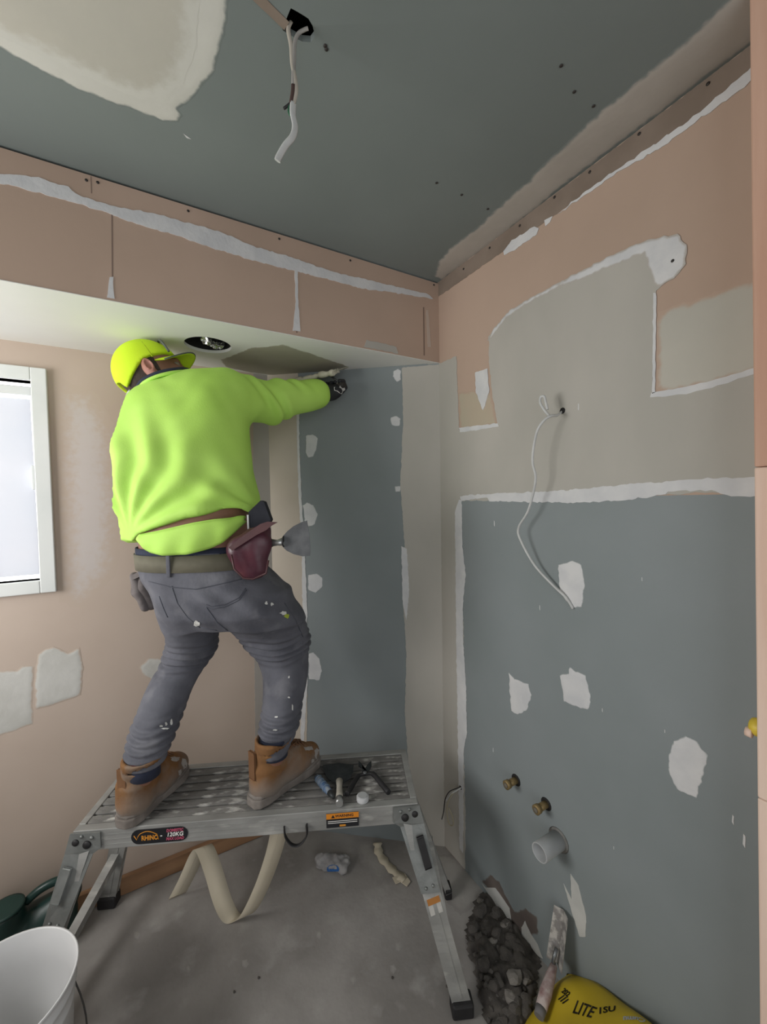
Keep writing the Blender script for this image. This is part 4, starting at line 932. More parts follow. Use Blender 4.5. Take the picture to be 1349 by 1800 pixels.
# webbing strap loop hanging below the deck
sp = [PI_ @ at(x, y, 1.33) for x, y in ((500, 1452), (502, 1470), (512, 1484), (524, 1486), (534, 1478), (540, 1466), (539, 1450))]
MB().tube(smoothpts(sp), .009, 8, flat=.3, up=(0, 1, 0)).build('carry_strap', m_black, plat)

# ------------------------------------------------------------------ tools on the deck
def deckp(px, py, z=0.0): return on('deck', px, py, z)
def thing_at(name, loc, label, cat, rz=0.0):
    e = empty(name, loc, rz); tag(e, label, cat); return e, inv(e)
m_steel = M('dull_steel', '#6b6e70', '#7d8082', 25, .4, .15, 80, metal=.7)
m_dsteel = M('dark_steel', '#34383a', '#45494a', 30, .5, .2, 80, metal=.5)
m_bone = M('grubby_cream_handle', '#a19c90', '#b3aea2', 30, .7, .2)
DZ = Vector((0, 0, 1))
def fan(p, b0, b1, c0, c1, n=8):
    # blade outline: neck pair p, bulging to edge pair b
    pass
# filling knife
k, KI = thing_at('filling_knife', deckp(597, 1400), 'filling knife with dark blade and cream handle lying on the deck', 'filling knife')
bl = [deckp(x, y, .010) for x, y in ((568, 1350), (570, 1362), (577, 1374), (589, 1381), (605, 1381), (616, 1374), (621, 1362), (622, 1350), (596, 1346))]
MB().poly(bl, (0, 0, 1), .0015).build('blade', m_dsteel, k, local=KI)
hp0, hp1 = deckp(597, 1379, .013), deckp(597, 1410, .013); pe = deckp(597, 1420, .013)
MB().tube([hp0, hp0.lerp(hp1, .3), hp0.lerp(hp1, .7), hp1], [.013, .010, .011, .013], 10).build('handle', m_bone, k, local=KI)
MB().tube([hp1, pe], [.0135, .0125], 10).build('end_cap', M('bright_steel', '#b9bab8', metal=.8, rough=.3), k, local=KI)
# blue wrapped handle
k, KI = thing_at('joint_knife', deckp(570, 1390), 'tool with a blue tape wrapped handle beside the right boot', 'tool')
a, b = deckp(558, 1373, .014), deckp(580, 1400, .014)
MB().tube([a, a.lerp(b, .25), a.lerp(b, .6), b], [.012, .0135, .013, .011], 10).build('handle', M('blue_tape_wrap', '#3f5f86', '#8d9499', 60, .7, .3), k, local=KI)
for i in range(4):
    c = a.lerp(b, .12+.2*i); t = (b-a).normalized(); MB().tube([c-t*.002, c+t*.002], .0145, 10).build('tape_turn', M('blue_tape_edge', '#6f8397'), k, local=KI)
MB().tube([b, b+(b-a).normalized()*.03], [.011, .006], 8).build('ferrule', m_dsteel, k, local=KI)
# tin snips
k, KI = thing_at('tin_snips', deckp(643, 1375), 'open tin snips with black and pink handles on the deck', 'tin snips')
pv = deckp(642, 1366, .012); m_sn = M('snips_pink', '#7c3348', '#8d4055', 30, .6)
for tip, side in (((631, 1344), -1), ((653, 1344), 1)):
    tp = deckp(*tip, .012); d = (tp-pv).normalized(); n = d.cross(DZ).normalized()
    MB().poly([pv-n*.011, pv+n*.011, tp.lerp(pv, .35)+n*.010*side, tp, tp.lerp(pv, .35)-n*.006*side], (0, 0, 1), .004).build('jaw', m_dsteel, k, local=KI)
for q in (((630, 1370), (610, 1402)), ((656, 1366), (684, 1399))):
    a, m, b = pv, deckp(*q[0], .012), deckp(*q[1], .012)
    hd_ = MB().tube(smoothpts([a, m, m.lerp(b, .5), b], 4), [.006]*4+[.009]*4+[.0095]*4+[.009], 8).build('handle', m_black, k, local=KI)
    MB().tube([m+DZ*.002, m.lerp(b, .45)+DZ*.002], .0108, 8).build('grip_inlay', m_sn, hd_)
MB().lathe([(0, 0), (.008, 0), (.007, .004), (0, .005)], Matrix.Translation(pv+DZ*.004), 12).build('pivot_bolt', m_steel, k, local=KI)
# white bottle cap
k, KI = thing_at('bottle_cap', deckp(638, 1407), 'round white plastic cap lying on the deck near the snips', 'cap')
MB().lathe([(.0205, 0.001), (.021, .004), (.021, .015), (.019, .018), (.0, .0185)], Matrix(), 24).build('shell', M('cap_white', '#b9babb', '#c4c5c6', 20, .6), k)
MB().lathe([(.016, .0185), (.0165, .0195), (.015, .0195), (.0, .0190)], Matrix(), 24).build('rim', M('cap_white2', '#aeb0b1', rough=.6), k)

# ------------------------------------------------------------------ trowel in the right hand
MW = man.matrix_basis
TRw = MW @ TRO if False else (inv(man).inverted() @ TRO)
k, KI = thing_at('plastering_trowel', TRw, 'plaster loaded finishing trowel held flat to the soffit', 'trowel')
Mi = inv(man).inverted()
TUw, TVw = (Mi.to_3x3() @ TU), (Mi.to_3x3() @ TV)
if TVw.y < 0: TVw = -TVw
c = TRw.copy(); c.z = ZS-.012
tilt = (TVw*math.cos(.42)+Vector((0, 0, 1))*math.sin(.42)); nrm = TUw.cross(tilt).normalized()
if nrm.z > 0: nrm = -nrm
cb = c + nrm*.004 - TVw*.075 - Vector((0, 0, .013))
MB().obox(cb, TUw*(TLEN*.54), tilt*.048, nrm*.0012).build('blade', M('plaster_smeared_steel', '#8c8b86', '#b9b5a4', 30, .6, .3, 90, metal=.3), k, local=KI)
MB().obox(cb+nrm*.006, TUw*(TLEN*.32), tilt*.008, nrm*.005, bev=.002).build('mounting', m_steel, k, local=KI)
gc = inv(man).inverted() @ Vector(HC + pn*.026 + ff*.012)
MB().tube([gc-TUw*.06, gc+TUw*.065], .0125, 10).build('handle', M('trowel_handle', '#26221f', '#2e2a26', 20, .7), k, local=KI)
for s in (-1, 1): MB().tube([gc+TUw*.055*s, cb+TUw*.06*s+nrm*.008], .005, 8).build('shank', m_steel, k, local=KI)
vs = MB(); rnd = random.Random(4)
for j, (dv, r) in enumerate(((-.046, .0125), (-.032, .0105), (-.016, .008))):
    pts = [cb + TUw*(TLEN*(-.52+1.02*i/18)) + tilt*dv + nrm*(.002+.004*rnd.random()) + tilt*.004*math.sin(i*1.7+j) for i in range(19)]
    vs.tube(pts, [r*(.6+.7*rnd.random()) for _ in pts], 7)
vs.build('plaster_bead', M('fresh_plaster', '#bdb9a6', '#ccc8b6', 30, .7, .4, 120), k, local=KI)

# ------------------------------------------------------------------ pouches and scraper on the belt
def local_thing(name, px, py, d, label, cat):
    e = empty(name, at(px, py, d), -YAW); tag(e, label, cat); I = inv(e); return e, (lambda x, y, dd: np.array(I @ at(x, y, dd))), I
m_maroon = M('maroon_leather', '#43202d', '#502632', 18, .38, .2, 60, c3='#6e3f3c', s3=6, lo3=.6, hi3=.8)
po, L_, I_ = local_thing('tool_pouch', 440, 975, 1.25, 'glossy maroon leather tool pouch on the back of the belt', 'tool pouch')
f = Field(np.array([-.13, -.10, -.12]), np.array([.14, .14, .13]), .0045)
yv = (0, 1, 0)
f.cone(L_(424, 968, 1.262), L_(452, 955, 1.262), .040, .040, 0, (yv, .5)); f.cone(L_(424, 968, 1.255), L_(436, 1002, 1.262), .040, .030, .03, (yv, .6)); f.cone(L_(452, 955, 1.255), L_(454, 998, 1.262), .040, .030, .03, (yv, .6))
f.cone(L_(448, 945, 1.265), L_(466, 932, 1.27), .030, .020, .02, (yv, .4))
field_obj('pocket', f, m_maroon, po, lambda P, N: .0022*np.sin(P[:, 0]*95+1.2*np.sin(P[:, 2]*25))*np.exp(-((P[:, 2]+.02)/.05)**2), 2)
def ppoly(name, pts, d, mat, parent, L, th=.004):
    return MB().poly([Vector(L(x, y, d)) for x, y in pts], (0, 1, 0), th).build(name, mat, parent)
ppoly('flap', [(402, 962), (425, 944), (444, 930), (458, 921), (470, 917), (488, 918), (476, 925), (468, 932), (452, 940), (430, 954), (408, 968)], 1.222, M('maroon_edge', '#4a2c2f', '#583536', 14, .5, .2), po, L_, .006)
MB().tube([Vector(L_(x, y, 1.212)) for x, y in ((407, 975), (412, 1000), (428, 1016), (445, 1018), (468, 1008), (472, 985))], .003, 6).build('stitched_rim', M('maroon_edge', '#5a3436'), po)
# black phone holder / sheath
sh_, L2, I2 = local_thing('knife_sheath', 452, 912, 1.33, 'black fabric sheath tucked between shirt and maroon pouch', 'sheath')
MB().poly([Vector(L2(x, y, 1.30)) for x, y in ((437, 900), (458, 880), (464, 882), (476, 914), (470, 926), (442, 932), (436, 922))], (0, 1, 0), .03).build('sheath_body', M('black_fabric', '#1d1f28', '#25272f', 30, .9), sh_)
MB().poly([Vector(L2(x, y, 1.297)) for x, y in ((434, 905), (437, 905), (438, 930), (435, 930))], (0, 1, 0), .004).build('white_trim', M('trim_white', '#c9c9c9'), sh_)
# drywall scraper sticking out of the pouch
sc, L3, I3 = local_thing('wall_scraper', 500, 950, 1.27, 'steel wall scraper with fan shaped blade sticking out of maroon pouch', 'scraper')
MB().poly([Vector(L3(x, y, 1.27)) for x, y in ((497, 943), (505, 934), (516, 925), (530, 918), (540, 915), (544, 940), (546, 968), (545, 977), (532, 978), (516, 974), (504, 968), (497, 961))], (.1, 1, 0), .0018).build('blade', M('tarnished_blade', '#55575a', '#66686a', 30, .5, .2, 80, metal=.25), sc)
MB().tube([Vector(L3(478, 954, 1.275)), Vector(L3(488, 954, 1.272)), Vector(L3(500, 952, 1.271))], [.012, .009, .014], 10).build('ferrule', M('bright_steel', '#b9bab8'), sc)
MB().tube([Vector(L3(498, 952, 1.268)), Vector(L3(499.5, 952, 1.268))], .017, 10).build('collar', m_black, sc)
MB().tube([Vector(L3(450, 962, 1.285)), Vector(L3(466, 957, 1.28)), Vector(L3(479, 954, 1.275))], [.014, .016, .012], 10).build('handle', M('dark_wood_handle', '#4b3b30', '#5a483b', 20, .7), sc)
# grey leather pouch on the left hip
gp, L4, I4 = local_thing('nail_pouch', 255, 1025, 1.42, 'worn grey leather pouch hanging from the left hip', 'tool pouch')
m_gl = M('worn_grey_leather', '#67605f', '#7b7472', 16, .8, .3, 60, c3='#4b4545', s3=9, lo3=.55, hi3=.7)
for pts, nm, d in (([((253, 990), .020), ((262, 1030), .028), ((270, 1062), .020)], 'pocket', 1.42), ([((238, 1012), .014), ((246, 1040), .020), ((257, 1066), .015)], 'pocket', 1.40)):
    f = Field(np.array([-.12, -.1, -.14]), np.array([.12, .1, .14]), .0045)
    for i in range(2): f.cone(L4(*pts[i][0], d), L4(*pts[i+1][0], d), pts[i][1], pts[i+1][1], .015, (yv, 1.5))
    field_obj(nm, f, m_gl, gp, lambda P, N: .0025*np.sin(P[:, 0]*120)*1.0, 2)
for pts, d in (([(229, 1012), (246, 1004), (249, 1012), (232, 1020)], 1.372), ([(238, 990), (248, 975), (262, 985), (270, 1000), (266, 1012), (256, 998)], 1.385)):
    ppoly('flap', pts, d, m_gl, gp, L4, .012)

# ------------------------------------------------------------------ bucket
bk = empty('plaster_bucket', (-.365, 1.30, 0)); tag(bk, 'open white plastic bucket standing in front of the platform leg', 'bucket')
m_pl = M('white_plastic', '#d0d0d0', '#d8d8d8', 5, .45, .05, 40, c3='#a39e96', s3=4, lo3=.62, hi3=.75)
rz_ = .415
mb = MB(); mb.lathe([(.0, .004), (.128, .004), (.133, .010), (.150, rz_-.09), (.152, rz_-.088), (.152, rz_-.08), (.1505, rz_-.078), (.154, rz_-.045), (.158, rz_-.043), (.158, rz_-.036), (.155, rz_-.034), (.157, rz_-.008), (.162, rz_-.006), (.163, rz_), (.159, rz_+.001), (.157, rz_-.002), (.148, rz_-.09), (.128, .012), (.0, .012)], seg=56); mb.build('shell', m_pl, bk)
mb = MB(); mb.lathe([(0, .013), (.120, .013), (.122, .018), (.09, .022), (.0, .020)], seg=40); mb.build('plaster_residue', M('old_plaster', '#a8a294', '#b7b1a3', 20, .9, .3), bk)
hb = [Vector((.160*math.cos(a), .160*math.sin(a), rz_-.06-.15*math.sin((a-.0)/1*1.0)**2)) for a in [-math.pi/2.0+math.pi*i/20 for i in range(21)]]
hb = [Vector((.168*math.cos(a)+.004, .168*math.sin(a), rz_-.055-.17*math.cos(a)**2)) for a in [-math.pi/2+math.pi*i/24 for i in range(25)]]
MB().tube(hb, .0022, 6).build('wire_handle', M('wire_dark', '#5a5857', metal=.5, rough=.5), bk)
for s in (-1, 1): MB().lathe([(0, 0), (.010, 0), (.010, .01), (0, .011)], Matrix.Translation((0.0, s*.156, rz_-.055)) @ Matrix.Rotation(-s*math.pi/2, 4, 'X'), 12).build('handle_lug', m_pl, bk)

# ------------------------------------------------------------------ green watering can by the window wall
gc_ = empty('watering_can', (-.42, 1.862, 0)); tag(gc_, 'dark green plastic watering can on the floor behind the bucket', 'watering can')
m_gr = M('dark_green_plastic', '#17332f', '#1f3f3a', 8, .35, .1, 60)
f = Field(np.array([-.26, -.11, -.02]), np.array([.20, .11, .27]), .006)
f.cone((-.14, 0, .085), (.06, .0, .085), .080, .076, 0); f.cone((.05, .0, .12), (.115, .0, .165), .042, .036, .04)
f.cone((-.06, -.02, .13), (-.06, -.025, .19), .056, .052, .03)
q = f.sub(f.lo, np.array([f.ax[i][-1] for i in range(3)])); sl, X, Y, Z = q
f.F[sl] = np.maximum(f.F[sl], .003-Z)
f.F[sl] = np.maximum(f.F[sl], Z-.212); inn = np.hypot(X+.06, Y+.025)-.043; f.F[sl] = np.maximum(f.F[sl], -np.maximum(inn, .09-Z))
field_obj('can_body', f, m_gr, gc_, None, 2)
MB().tube(smoothpts([Vector((-.01, 0, .19)), Vector((.03, .0, .215)), Vector((.08, .0, .222)), Vector((.13, .0, .195))]), .014, 10).build('handle', m_gr, gc_)
MB().lathe([(.044, 0), (.053, .0), (.053, .008), (.044, .008)], Matrix.Translation((-.06, -.025, .208)), 28).build('mouth_ring', m_gr, gc_)
MB().lathe([(0, 0), (.042, 0), (.042, .002), (0, .002)], Matrix.Translation((-.06, -.025, .093)), 24).build('inner_floor', m_dark, gc_)

# ------------------------------------------------------------------ joint tape, rag, scraps on the floor
m_tape = M('paper_joint_tape', '#cbc1ab', '#d3c9b4', 6, .85, .05)
tpts = [(on('floor', 312, 1576, .002)), at(330, 1540, 1.63), at(350, 1496, 1.615), at(360, 1492, 1.60), at(375, 1530, 1.575), at(392, 1585, 1.55), on('floor', 408, 1619, .012), on('floor', 424, 1620, .012), at(440, 1600, 1.525), at(462, 1555, 1.50), at(480, 1505, 1.47), at(490, 1465, 1.44), at(492, 1440, 1.42)]
tp_ = empty('joint_tape', on('floor', 415, 1620)); tag(tp_, 'long cream paper joint tape curling on the floor under the platform', 'joint tape'); TI = inv(tp_)
cl = smoothpts(tpts, 8); vs = []; fs = []
for i, p in enumerate(cl):
    t = (cl[min(i+1, len(cl)-1)]-cl[max(i-1, 0)]).normalized(); vd = (p-CPOS).normalized()
    wv = (_R0*.9+Vector((FW.x, FW.y, 0))*.45); wv.z = 0; wv.normalize(); tw = .032
    for q in (-1, 1): vs.append(TI @ (p+wv*tw*q))
for i in range(len(cl)-1): fs.append((2*i, 2*i+1, 2*i+3, 2*i+2))
tps = mkobj('tape_strip', mesh('tape_strip', vs, fs, True), m_tape, tp_); sd = tps.modifiers.new('thick', 'SOLIDIFY'); sd.thickness = .0012
mb = MB(); mb.tube([TI @ (p+Vector((0, 0, .0012))) for p in cl], .0007, 4); mb.build('centre_crease', M('tape_crease', '#b8ae98'), tp_)
# crumpled bag with blue print
rg, RI = thing_at('crumpled_bag', on('floor', 584, 1530), 'small crumpled white bag with a blue patch on the floor', 'bag')
f = Field(np.array([-.13, -.1, -.01]), np.array([.13, .1, .09]), .0045)
def rl(x, y, z=.02): return np.array(RI @ on('floor', x, y, z))
f.cone(rl(566, 1522), rl(580, 1524), .030, .024, 0); f.cone(rl(580, 1524), rl(606, 1520), .026, .024, .02); f.cone(rl(590, 1530), rl(606, 1534, .015), .018, .016, .02)
def crump(P, N):
    v = np.array([mnoise.noise(Vector(p)*38)*.008+mnoise.noise(Vector(p)*85)*.004 for p in P]); return v
q = f.sub(f.lo, np.array([f.ax[i][-1] for i in range(3)])); sl, X, Y, Z = q; f.F[sl] = np.maximum(f.F[sl], .002-Z)
ro = field_obj('bag_body', f, M('crumpled_white', '#8d8b8b', '#a9a7a6', 30, .8, .4, 80), rg, crump, 1)
rb_ = BVHTree.FromPolygons([v.co[:] for v in ro.data.vertices], [p.vertices[:] for p in ro.data.polygons])
def rdrape(x, y, off=.002):
    d = (RI.to_3x3() @ ray(x, y)).normalized(); h = rb_.ray_cast(RI @ CPOS, d); return (h[0]+h[1]*off) if h[0] is not None else None
ring = [rdrape(586+11*math.cos(a), 1528+8*math.sin(a)) for a in [2*math.pi*i/14 for i in range(14)]]; ring = [r for r in ring if r is not None]; cc = rdrape(586, 1528)
if cc is not None and len(ring) > 4: mkobj('blue_print', mesh('blue_print', [cc]+ring, [(0, i+1, (i+1) % len(ring)+1) for i in range(len(ring))], True), M('print_blue', '#2f62a0'), rg)
# tape scrap and cement smear
sc_, SI = thing_at('tape_scrap', on('floor', 695, 1535), 'short torn cream tape scrap on the floor near the right leg', 'tape scrap')
cl = smoothpts([on('floor', 664, 1488, .02), on('floor', 668, 1505, .008), on('floor', 690, 1530, .004), on('floor', 712, 1550, .010)], 5); vs = []; fs = []
for i, p in enumerate(cl):
    t = (cl[min(i+1, len(cl)-1)]-cl[max(i-1, 0)]).normalized(); wv = t.cross(Vector((0, 0, 1))).normalized()
    for q in (-1, 1): vs.append(SI @ (p+wv*.018*q*(1+.25*math.sin(i*2.1))))
for i in range(len(cl)-1): fs.append((2*i, 2*i+1, 2*i+3, 2*i+2))
t_ = mkobj('tape_strip', mesh('tape_strip', vs, fs, True), m_tape, sc_); t_.modifiers.new('thick', 'SOLIDIFY').thickness = .0012
patch('torn_end', sc_, 'floor', [(690, 1545), (712, 1538), (722, 1552), (716, 1560), (704, 1552), (696, 1556)], .004, m_tape, .001, base=.003).data.transform(SI)
patch('cement_smear', floor, 'floor', [(625, 1480), (650, 1478), (668, 1495), (690, 1530), (668, 1555), (650, 1535), (632, 1510)], .001, m_concL, .012, feather=.04)
patch('cement_smear', floor, 'floor', [(765, 1500), (800, 1505), (850, 1560), (840, 1590), (810, 1610), (790, 1590), (775, 1540)], .002, m_concL, .01, feather=.03)
for i, (x, y) in enumerate(((430, 1690), (700, 1660), (690, 1700), (470, 1560), (560, 1640), (240, 1640), (330, 1700), (620, 1720))):
    patch('dust_smear', floor, 'floor', [(x-5, y-3), (x+4, y-5), (x+7, y+4), (x+2, y+12), (x-3, y+8)], .0006, m_concL, .004, feather=.01)
for x, y in ((412, 1745), (455, 1720), (690, 1720), (786, 1735)):
    mb = MB(); bmesh.ops.create_icosphere(mb.bm, subdivisions=1, radius=.004, matrix=Matrix.Translation(on('floor', x, y, .003))); mb.build('crumb', m_dirt, floor)

# ------------------------------------------------------------------ rubble by the right wall
rub = empty('rubble_heap', on('floor', 870, 1690)); tag(rub, 'dark broken concrete rubble and dirt at the foot of the right wall', 'rubble'); RbI = inv(rub)
poly = [on('floor', *q) for q in ((818, 1640), (835, 1590), (856, 1560), (900, 1612), (945, 1668), (950, 1700), (938, 1760), (934, 1830), (940, 1900), (868, 1900), (848, 1770))]
xs = [p.x for p in poly]; ys = [p.y for p in poly]
def inpoly(x, y):
    c = False; j = len(poly)-1; dm = 9
    for i in range(len(poly)):
        a, b = poly[i], poly[j]
        if (a.y > y) != (b.y > y) and x < (b.x-a.x)*(y-a.y)/(b.y-a.y)+a.x: c = not c
        e = b-a; t = max(0, min(1, ((x-a.x)*e.x+(y-a.y)*e.y)/(e.x**2+e.y**2))); dm = min(dm, math.hypot(x-a.x-e.x*t, y-a.y-e.y*t)); j = i
    return dm if c else -dm
G = .009; nx = int((max(xs)-min(xs))/G)+2; ny = int((max(ys)-min(ys))/G)+2; vid = {}; vs = []; fs = []
for i in range(nx):
    for j in range(ny):
        x, y = min(xs)+i*G, min(ys)+j*G; x = min(x, XR-.003); d = inpoly(x, y)
        d += .012*mnoise.noise(Vector((x*40, y*40, 9)))
        if d > -.008:
            z = max(.0015, min(.022, .003+d*.35)+.016*mnoise.noise(Vector((x*22, y*22, 1)))+.010*mnoise.noise(Vector((x*55, y*55, 4))))
            vid[(i, j)] = len(vs); vs.append(RbI @ Vector((x, y, z)))
for i in range(nx-1):
    for j in range(ny-1):
        q = [(i, j), (i+1, j), (i+1, j+1), (i, j+1)]
        if all(k in vid for k in q): fs.append([vid[k] for k in q])
dm_ = mkobj('dirt', mesh('dirt', vs, fs, True), m_dirt, rub); dm_['kind'] = 'stuff'
stones = []
for s in range(5):
    mb = MB(); bmesh.ops.create_icosphere(mb.bm, subdivisions=2, radius=1.0)
    for v in mb.bm.verts: v.co *= 1+.35*mnoise.noise(v.co*1.3+Vector((s*7, 0, 0)))+.15*mnoise.noise(v.co*3.1+Vector((0, s*5, 0)))
    me = bpy.data.meshes.new('stone'); mb.bm.to_mesh(me); mb.bm.free(); me.materials.append(m_stone if s < 4 else m_stoneL); stones.append(me)
rnd = random.Random(11); cnt = 0
for _ in range(900):
    if cnt >= 110: break
    x = rnd.uniform(min(xs), min(max(xs), XR-.03)); y = rnd.uniform(min(ys)+.02, max(ys)); d = inpoly(x, y)
    if d < .008: continue
    r = rnd.choice((.006, .008, .010, .013, .017, .022)); 
    if r > d: continue
    o = bpy.data.objects.new('stone', stones[rnd.choice((0, 1, 2, 3, 0, 1, 2, 3, 4))]); COL.objects.link(o); o.parent = rub
    o.location = RbI @ Vector((x, y, .012+r*.4)); o.scale = (r, r*rnd.uniform(.7, 1.2), r*rnd.uniform(.5, .8)); o.rotation_euler = (rnd.uniform(-.5, .5), rnd.uniform(-.5, .5), rnd.uniform(0, 6)); cnt += 1
o = bpy.data.objects.new('stone', stones[4]); COL.objects.link(o); o.parent = rub; o.location = RbI @ on('floor', 905, 1732, .03); o.scale = (.026, .024, .014)

# ------------------------------------------------------------------ yellow plaster bag and corner tool
m_yel = M('yellow_bag', '#b99f1d', '#c6ac28', 6, .55, .25, 30)
bg_ = empty('plaster_bag', (.985, .545, 0)); tag(bg_, 'yellow plaster bag with black lettering slumped against the right wall', 'plaster bag'); BI = inv(bg_)
NU, NV = 36, 28; vs = []; fs = []
bl_, bw_, bt_ = .275, .175, .065
rot = Matrix.Rotation(-.36, 3, 'Y') @ Matrix.Rotation(-.50, 3, 'X')
bc_ = Vector((-.026, .035, .118))
def bagp(u, v, s):
    pu = (1-abs(u)**3.2)**.6; pv_ = (1-abs(v)**3.0)**.55; th = bt_*pu*pv_
    x = v*bw_*(1-.10*abs(u)**3); y = u*bl_*(1-.06*v*v); z = s*th + .004*math.sin(9*u+4*v)+.006*mnoise.noise(Vector((u*3, v*3, s)))
    p = rot @ Vector((x, y, z)) + bc_
    if s < 0: w_ = min(1, 1.6*pu*pv_); p.z = p.z*(1-w_)+.003*w_
    p.z = max(p.z, .003); p.x = min(p.x, XR-.985-.004); return p
for s in (1, -1):
    for i in range(NU+1):
        for j in range(NV+1): vs.append(bagp(-1+2*i/NU, -1+2*j/NV, s))
K = (NU+1)*(NV+1)
for s in (0, 1):
    for i in range(NU):
        for j in range(NV):
            q = [s*K+i*(NV+1)+j, s*K+(i+1)*(NV+1)+j, s*K+(i+1)*(NV+1)+j+1, s*K+i*(NV+1)+j+1]; fs.append(q if s else q[::-1])
bag = mkobj('bag_sack', mesh('bag_sack', vs, fs, True), m_yel, bg_)
sa, sb_ = bagp(1, -.45, 0), bagp(1, -.95, 0)
MB().poly([sa, sb_, sb_+Vector((-.012, .035, .004)), sa+Vector((-.004, .045, .004))], (0, 0, 1), .002).build('bag_corner', m_yel, bg_)
bbv = BVHTree.FromPolygons([v.co[:] for v in bag.data.vertices], [p.vertices[:] for p in bag.data.polygons])
m_ink = M('bag_ink', '#2a2618'); m_bblue = M('bag_blue', '#3a63ad'); m_bw = M('bag_white', '#cfd4dc')
def bag_print(name, body, px, py, size, mat, ang, sx=1., off=.003, bold=.0008):
    d = BI.to_3x3() @ ray(px, py); h = bbv.ray_cast(BI @ CPOS, d.normalized())
    if h[0] is None: return
    n = h[1]; t = (_R0*math.cos(ang)+Vector((FW.x, FW.y, 0)).normalized()*math.sin(ang)); t = (t-n*t.dot(n)).normalized(); b = n.cross(t)
    mx = Matrix(((t.x, b.x, n.x, h[0].x), (t.y, b.y, n.y, h[0].y), (t.z, b.z, n.z, h[0].z), (0, 0, 0, 1)))
    o = text_mesh(name, body, size, mat, bg_, mx, bold, .2, sx)
    bmx = bmesh.new(); bmx.from_mesh(o.data); bmesh.ops.subdivide_edges(bmx, edges=[e for e in bmx.edges if e.calc_length() > .012], cuts=2)
    for v in bmx.verts:                      # wrap the print onto the sack
        q = bbv.ray_cast(v.co+n*.08, -n)
        if q[0] is not None: v.co = q[0]+n*.0012
    bmx.to_mesh(o.data); bmx.free(); return o
bag_print('bag_lettering', '202', 995, 1745, .020, m_ink, -1.0); bag_print('bag_lettering', '///', 990, 1757, .026, m_ink, -1.0, 1.3)
bag_print('bag_lettering', 'LITE', 1026, 1776, .046, m_ink, -.75, .8); bag_print('bag_lettering', '1SU', 1066, 1776, .030, m_ink, -.35)
def bag_strip(name, corners, mat):
    vs = []; 
    for i in range(9):
        t = i/8
        for (a, b) in ((corners[0], corners[1]), (corners[3], corners[2])):
            px, py = a[0]*(1-t)+b[0]*t, a[1]*(1-t)+b[1]*t; d = BI.to_3x3() @ ray(px, py); h = bbv.ray_cast(BI @ CPOS, d.normalized())
            if h[0] is None: return
            vs.append(h[0]+h[1]*.0008)
    mkobj(name, mesh(name, vs, [(2*i, 2*i+1, 2*i+3, 2*i+2) for i in range(8)], True), mat, bg_)
bag_strip('blue_band', ((1086, 1778), (1148, 1796), (1146, 1808), (1083, 1788)), m_bblue)
bag_print('bag_lettering', 'Cumu', 1116, 1791, .020, m_bw, -.3+math.pi, 1.1)
# internal corner trowel leaning on the wall
ct, CI = thing_at('corner_trowel', (1.08, .83, 0), 'plaster crusted corner trowel leaning on the right wall above the bag', 'corner trowel')
Tt, Nn, Ee = hit(992, 1600, (XR-.012, 0, 0), Vector((-1, 0, 0))), hit(982, 1682, (XR-.045, 0, 0), Vector((-1, 0, 0))), hit(952, 1772, (XR-.175, 0, 0), Vector((-1, 0, 0)))
ax_ = (Tt-Nn).normalized(); sd_ = Vector((0, -1, 0)); sd_ = (sd_-ax_*sd_.dot(ax_)).normalized(); nm_ = ax_.cross(sd_); nm_ = nm_ if nm_.x < 0 else -nm_
m_crust = M('crusted_steel', '#8d8a88', '#c2bfba', 45, .6, .4, 110, metal=.3, lo=.45, hi=.6)
for s in (-1, 1):
    wd = (sd_*s*.8+nm_*.5*(1)).normalized(); mb = MB()
    mb.poly([Nn-ax_*.02, Nn-ax_*.02+wd*.034, Tt+wd*.030, Tt], wd.cross(ax_), .0015); mb.build('blade_wing', m_crust, ct, local=CI)
MB().tube([Nn+ax_*.03+nm_*.016, Nn+nm_*.024-ax_*.004, Nn-ax_*.018+nm_*.018], [.006, .006, .007], 8).build('shank', m_steel, ct, local=CI)
hs = Nn-ax_*.018+nm_*.018
MB().tube([hs, hs.lerp(Ee, .25), hs.lerp(Ee, .65), Ee], [.010, .014, .018, .016], 10).build('handle', M('pink_crusted_handle', '#8c6f6c', '#b9aca8', 40, .8, .4, 100), ct, local=CI)
MB().tube([Ee, Ee+(Ee-hs).normalized()*.022], [.016, .014], 10).build('handle_butt', M('grey_butt', '#6e6c6c'), ct, local=CI)

# ------------------------------------------------------------------ plumbing and cables on the right wall
def wallp(px, py, off): return hit(px, py, (XR-off, 0, 0), Vector((-1, 0, 0)))
RXm = Matrix.Rotation(-math.pi/2, 4, 'Y')
m_brass = M('dull_brass', '#8a7650', '#9c8861', 30, .5, .2, 80, metal=.5)
for (px, py, lb) in ((908, 1371, 'brass tap stub on the right wall, nearer the room corner'), (961, 1413, 'brass tap stub on the right wall, just above the waste pipe')):
    p = on('right', px, py); e = empty('tap_stub', p); tag(e, lb, 'tap stub')
    q = MB(); q.lathe([(.0, .001), (.012, .001), (.012, .030), (.009, .032), (.009, .036), (.015, .038), (.016, .052), (.012, .054), (0, .054)], RXm, 18); q.build('stub', m_brass, e)
    MB().lathe([(0, .054), (.009, .054), (.008, .057), (0, .057)], RXm, 12).build('plug', M('grey_plug', '#6d675b'), e)
    MB().lathe([(.012, .0014), (.021, .0014), (.019, .003), (.012, .003)], RXm, 14).build('cut_hole', m_dark, e)
e = empty('waste_pipe', on('right', 983, 1476)); tag(e, 'white plastic waste pipe stub poking out of the right wall', 'pipe')
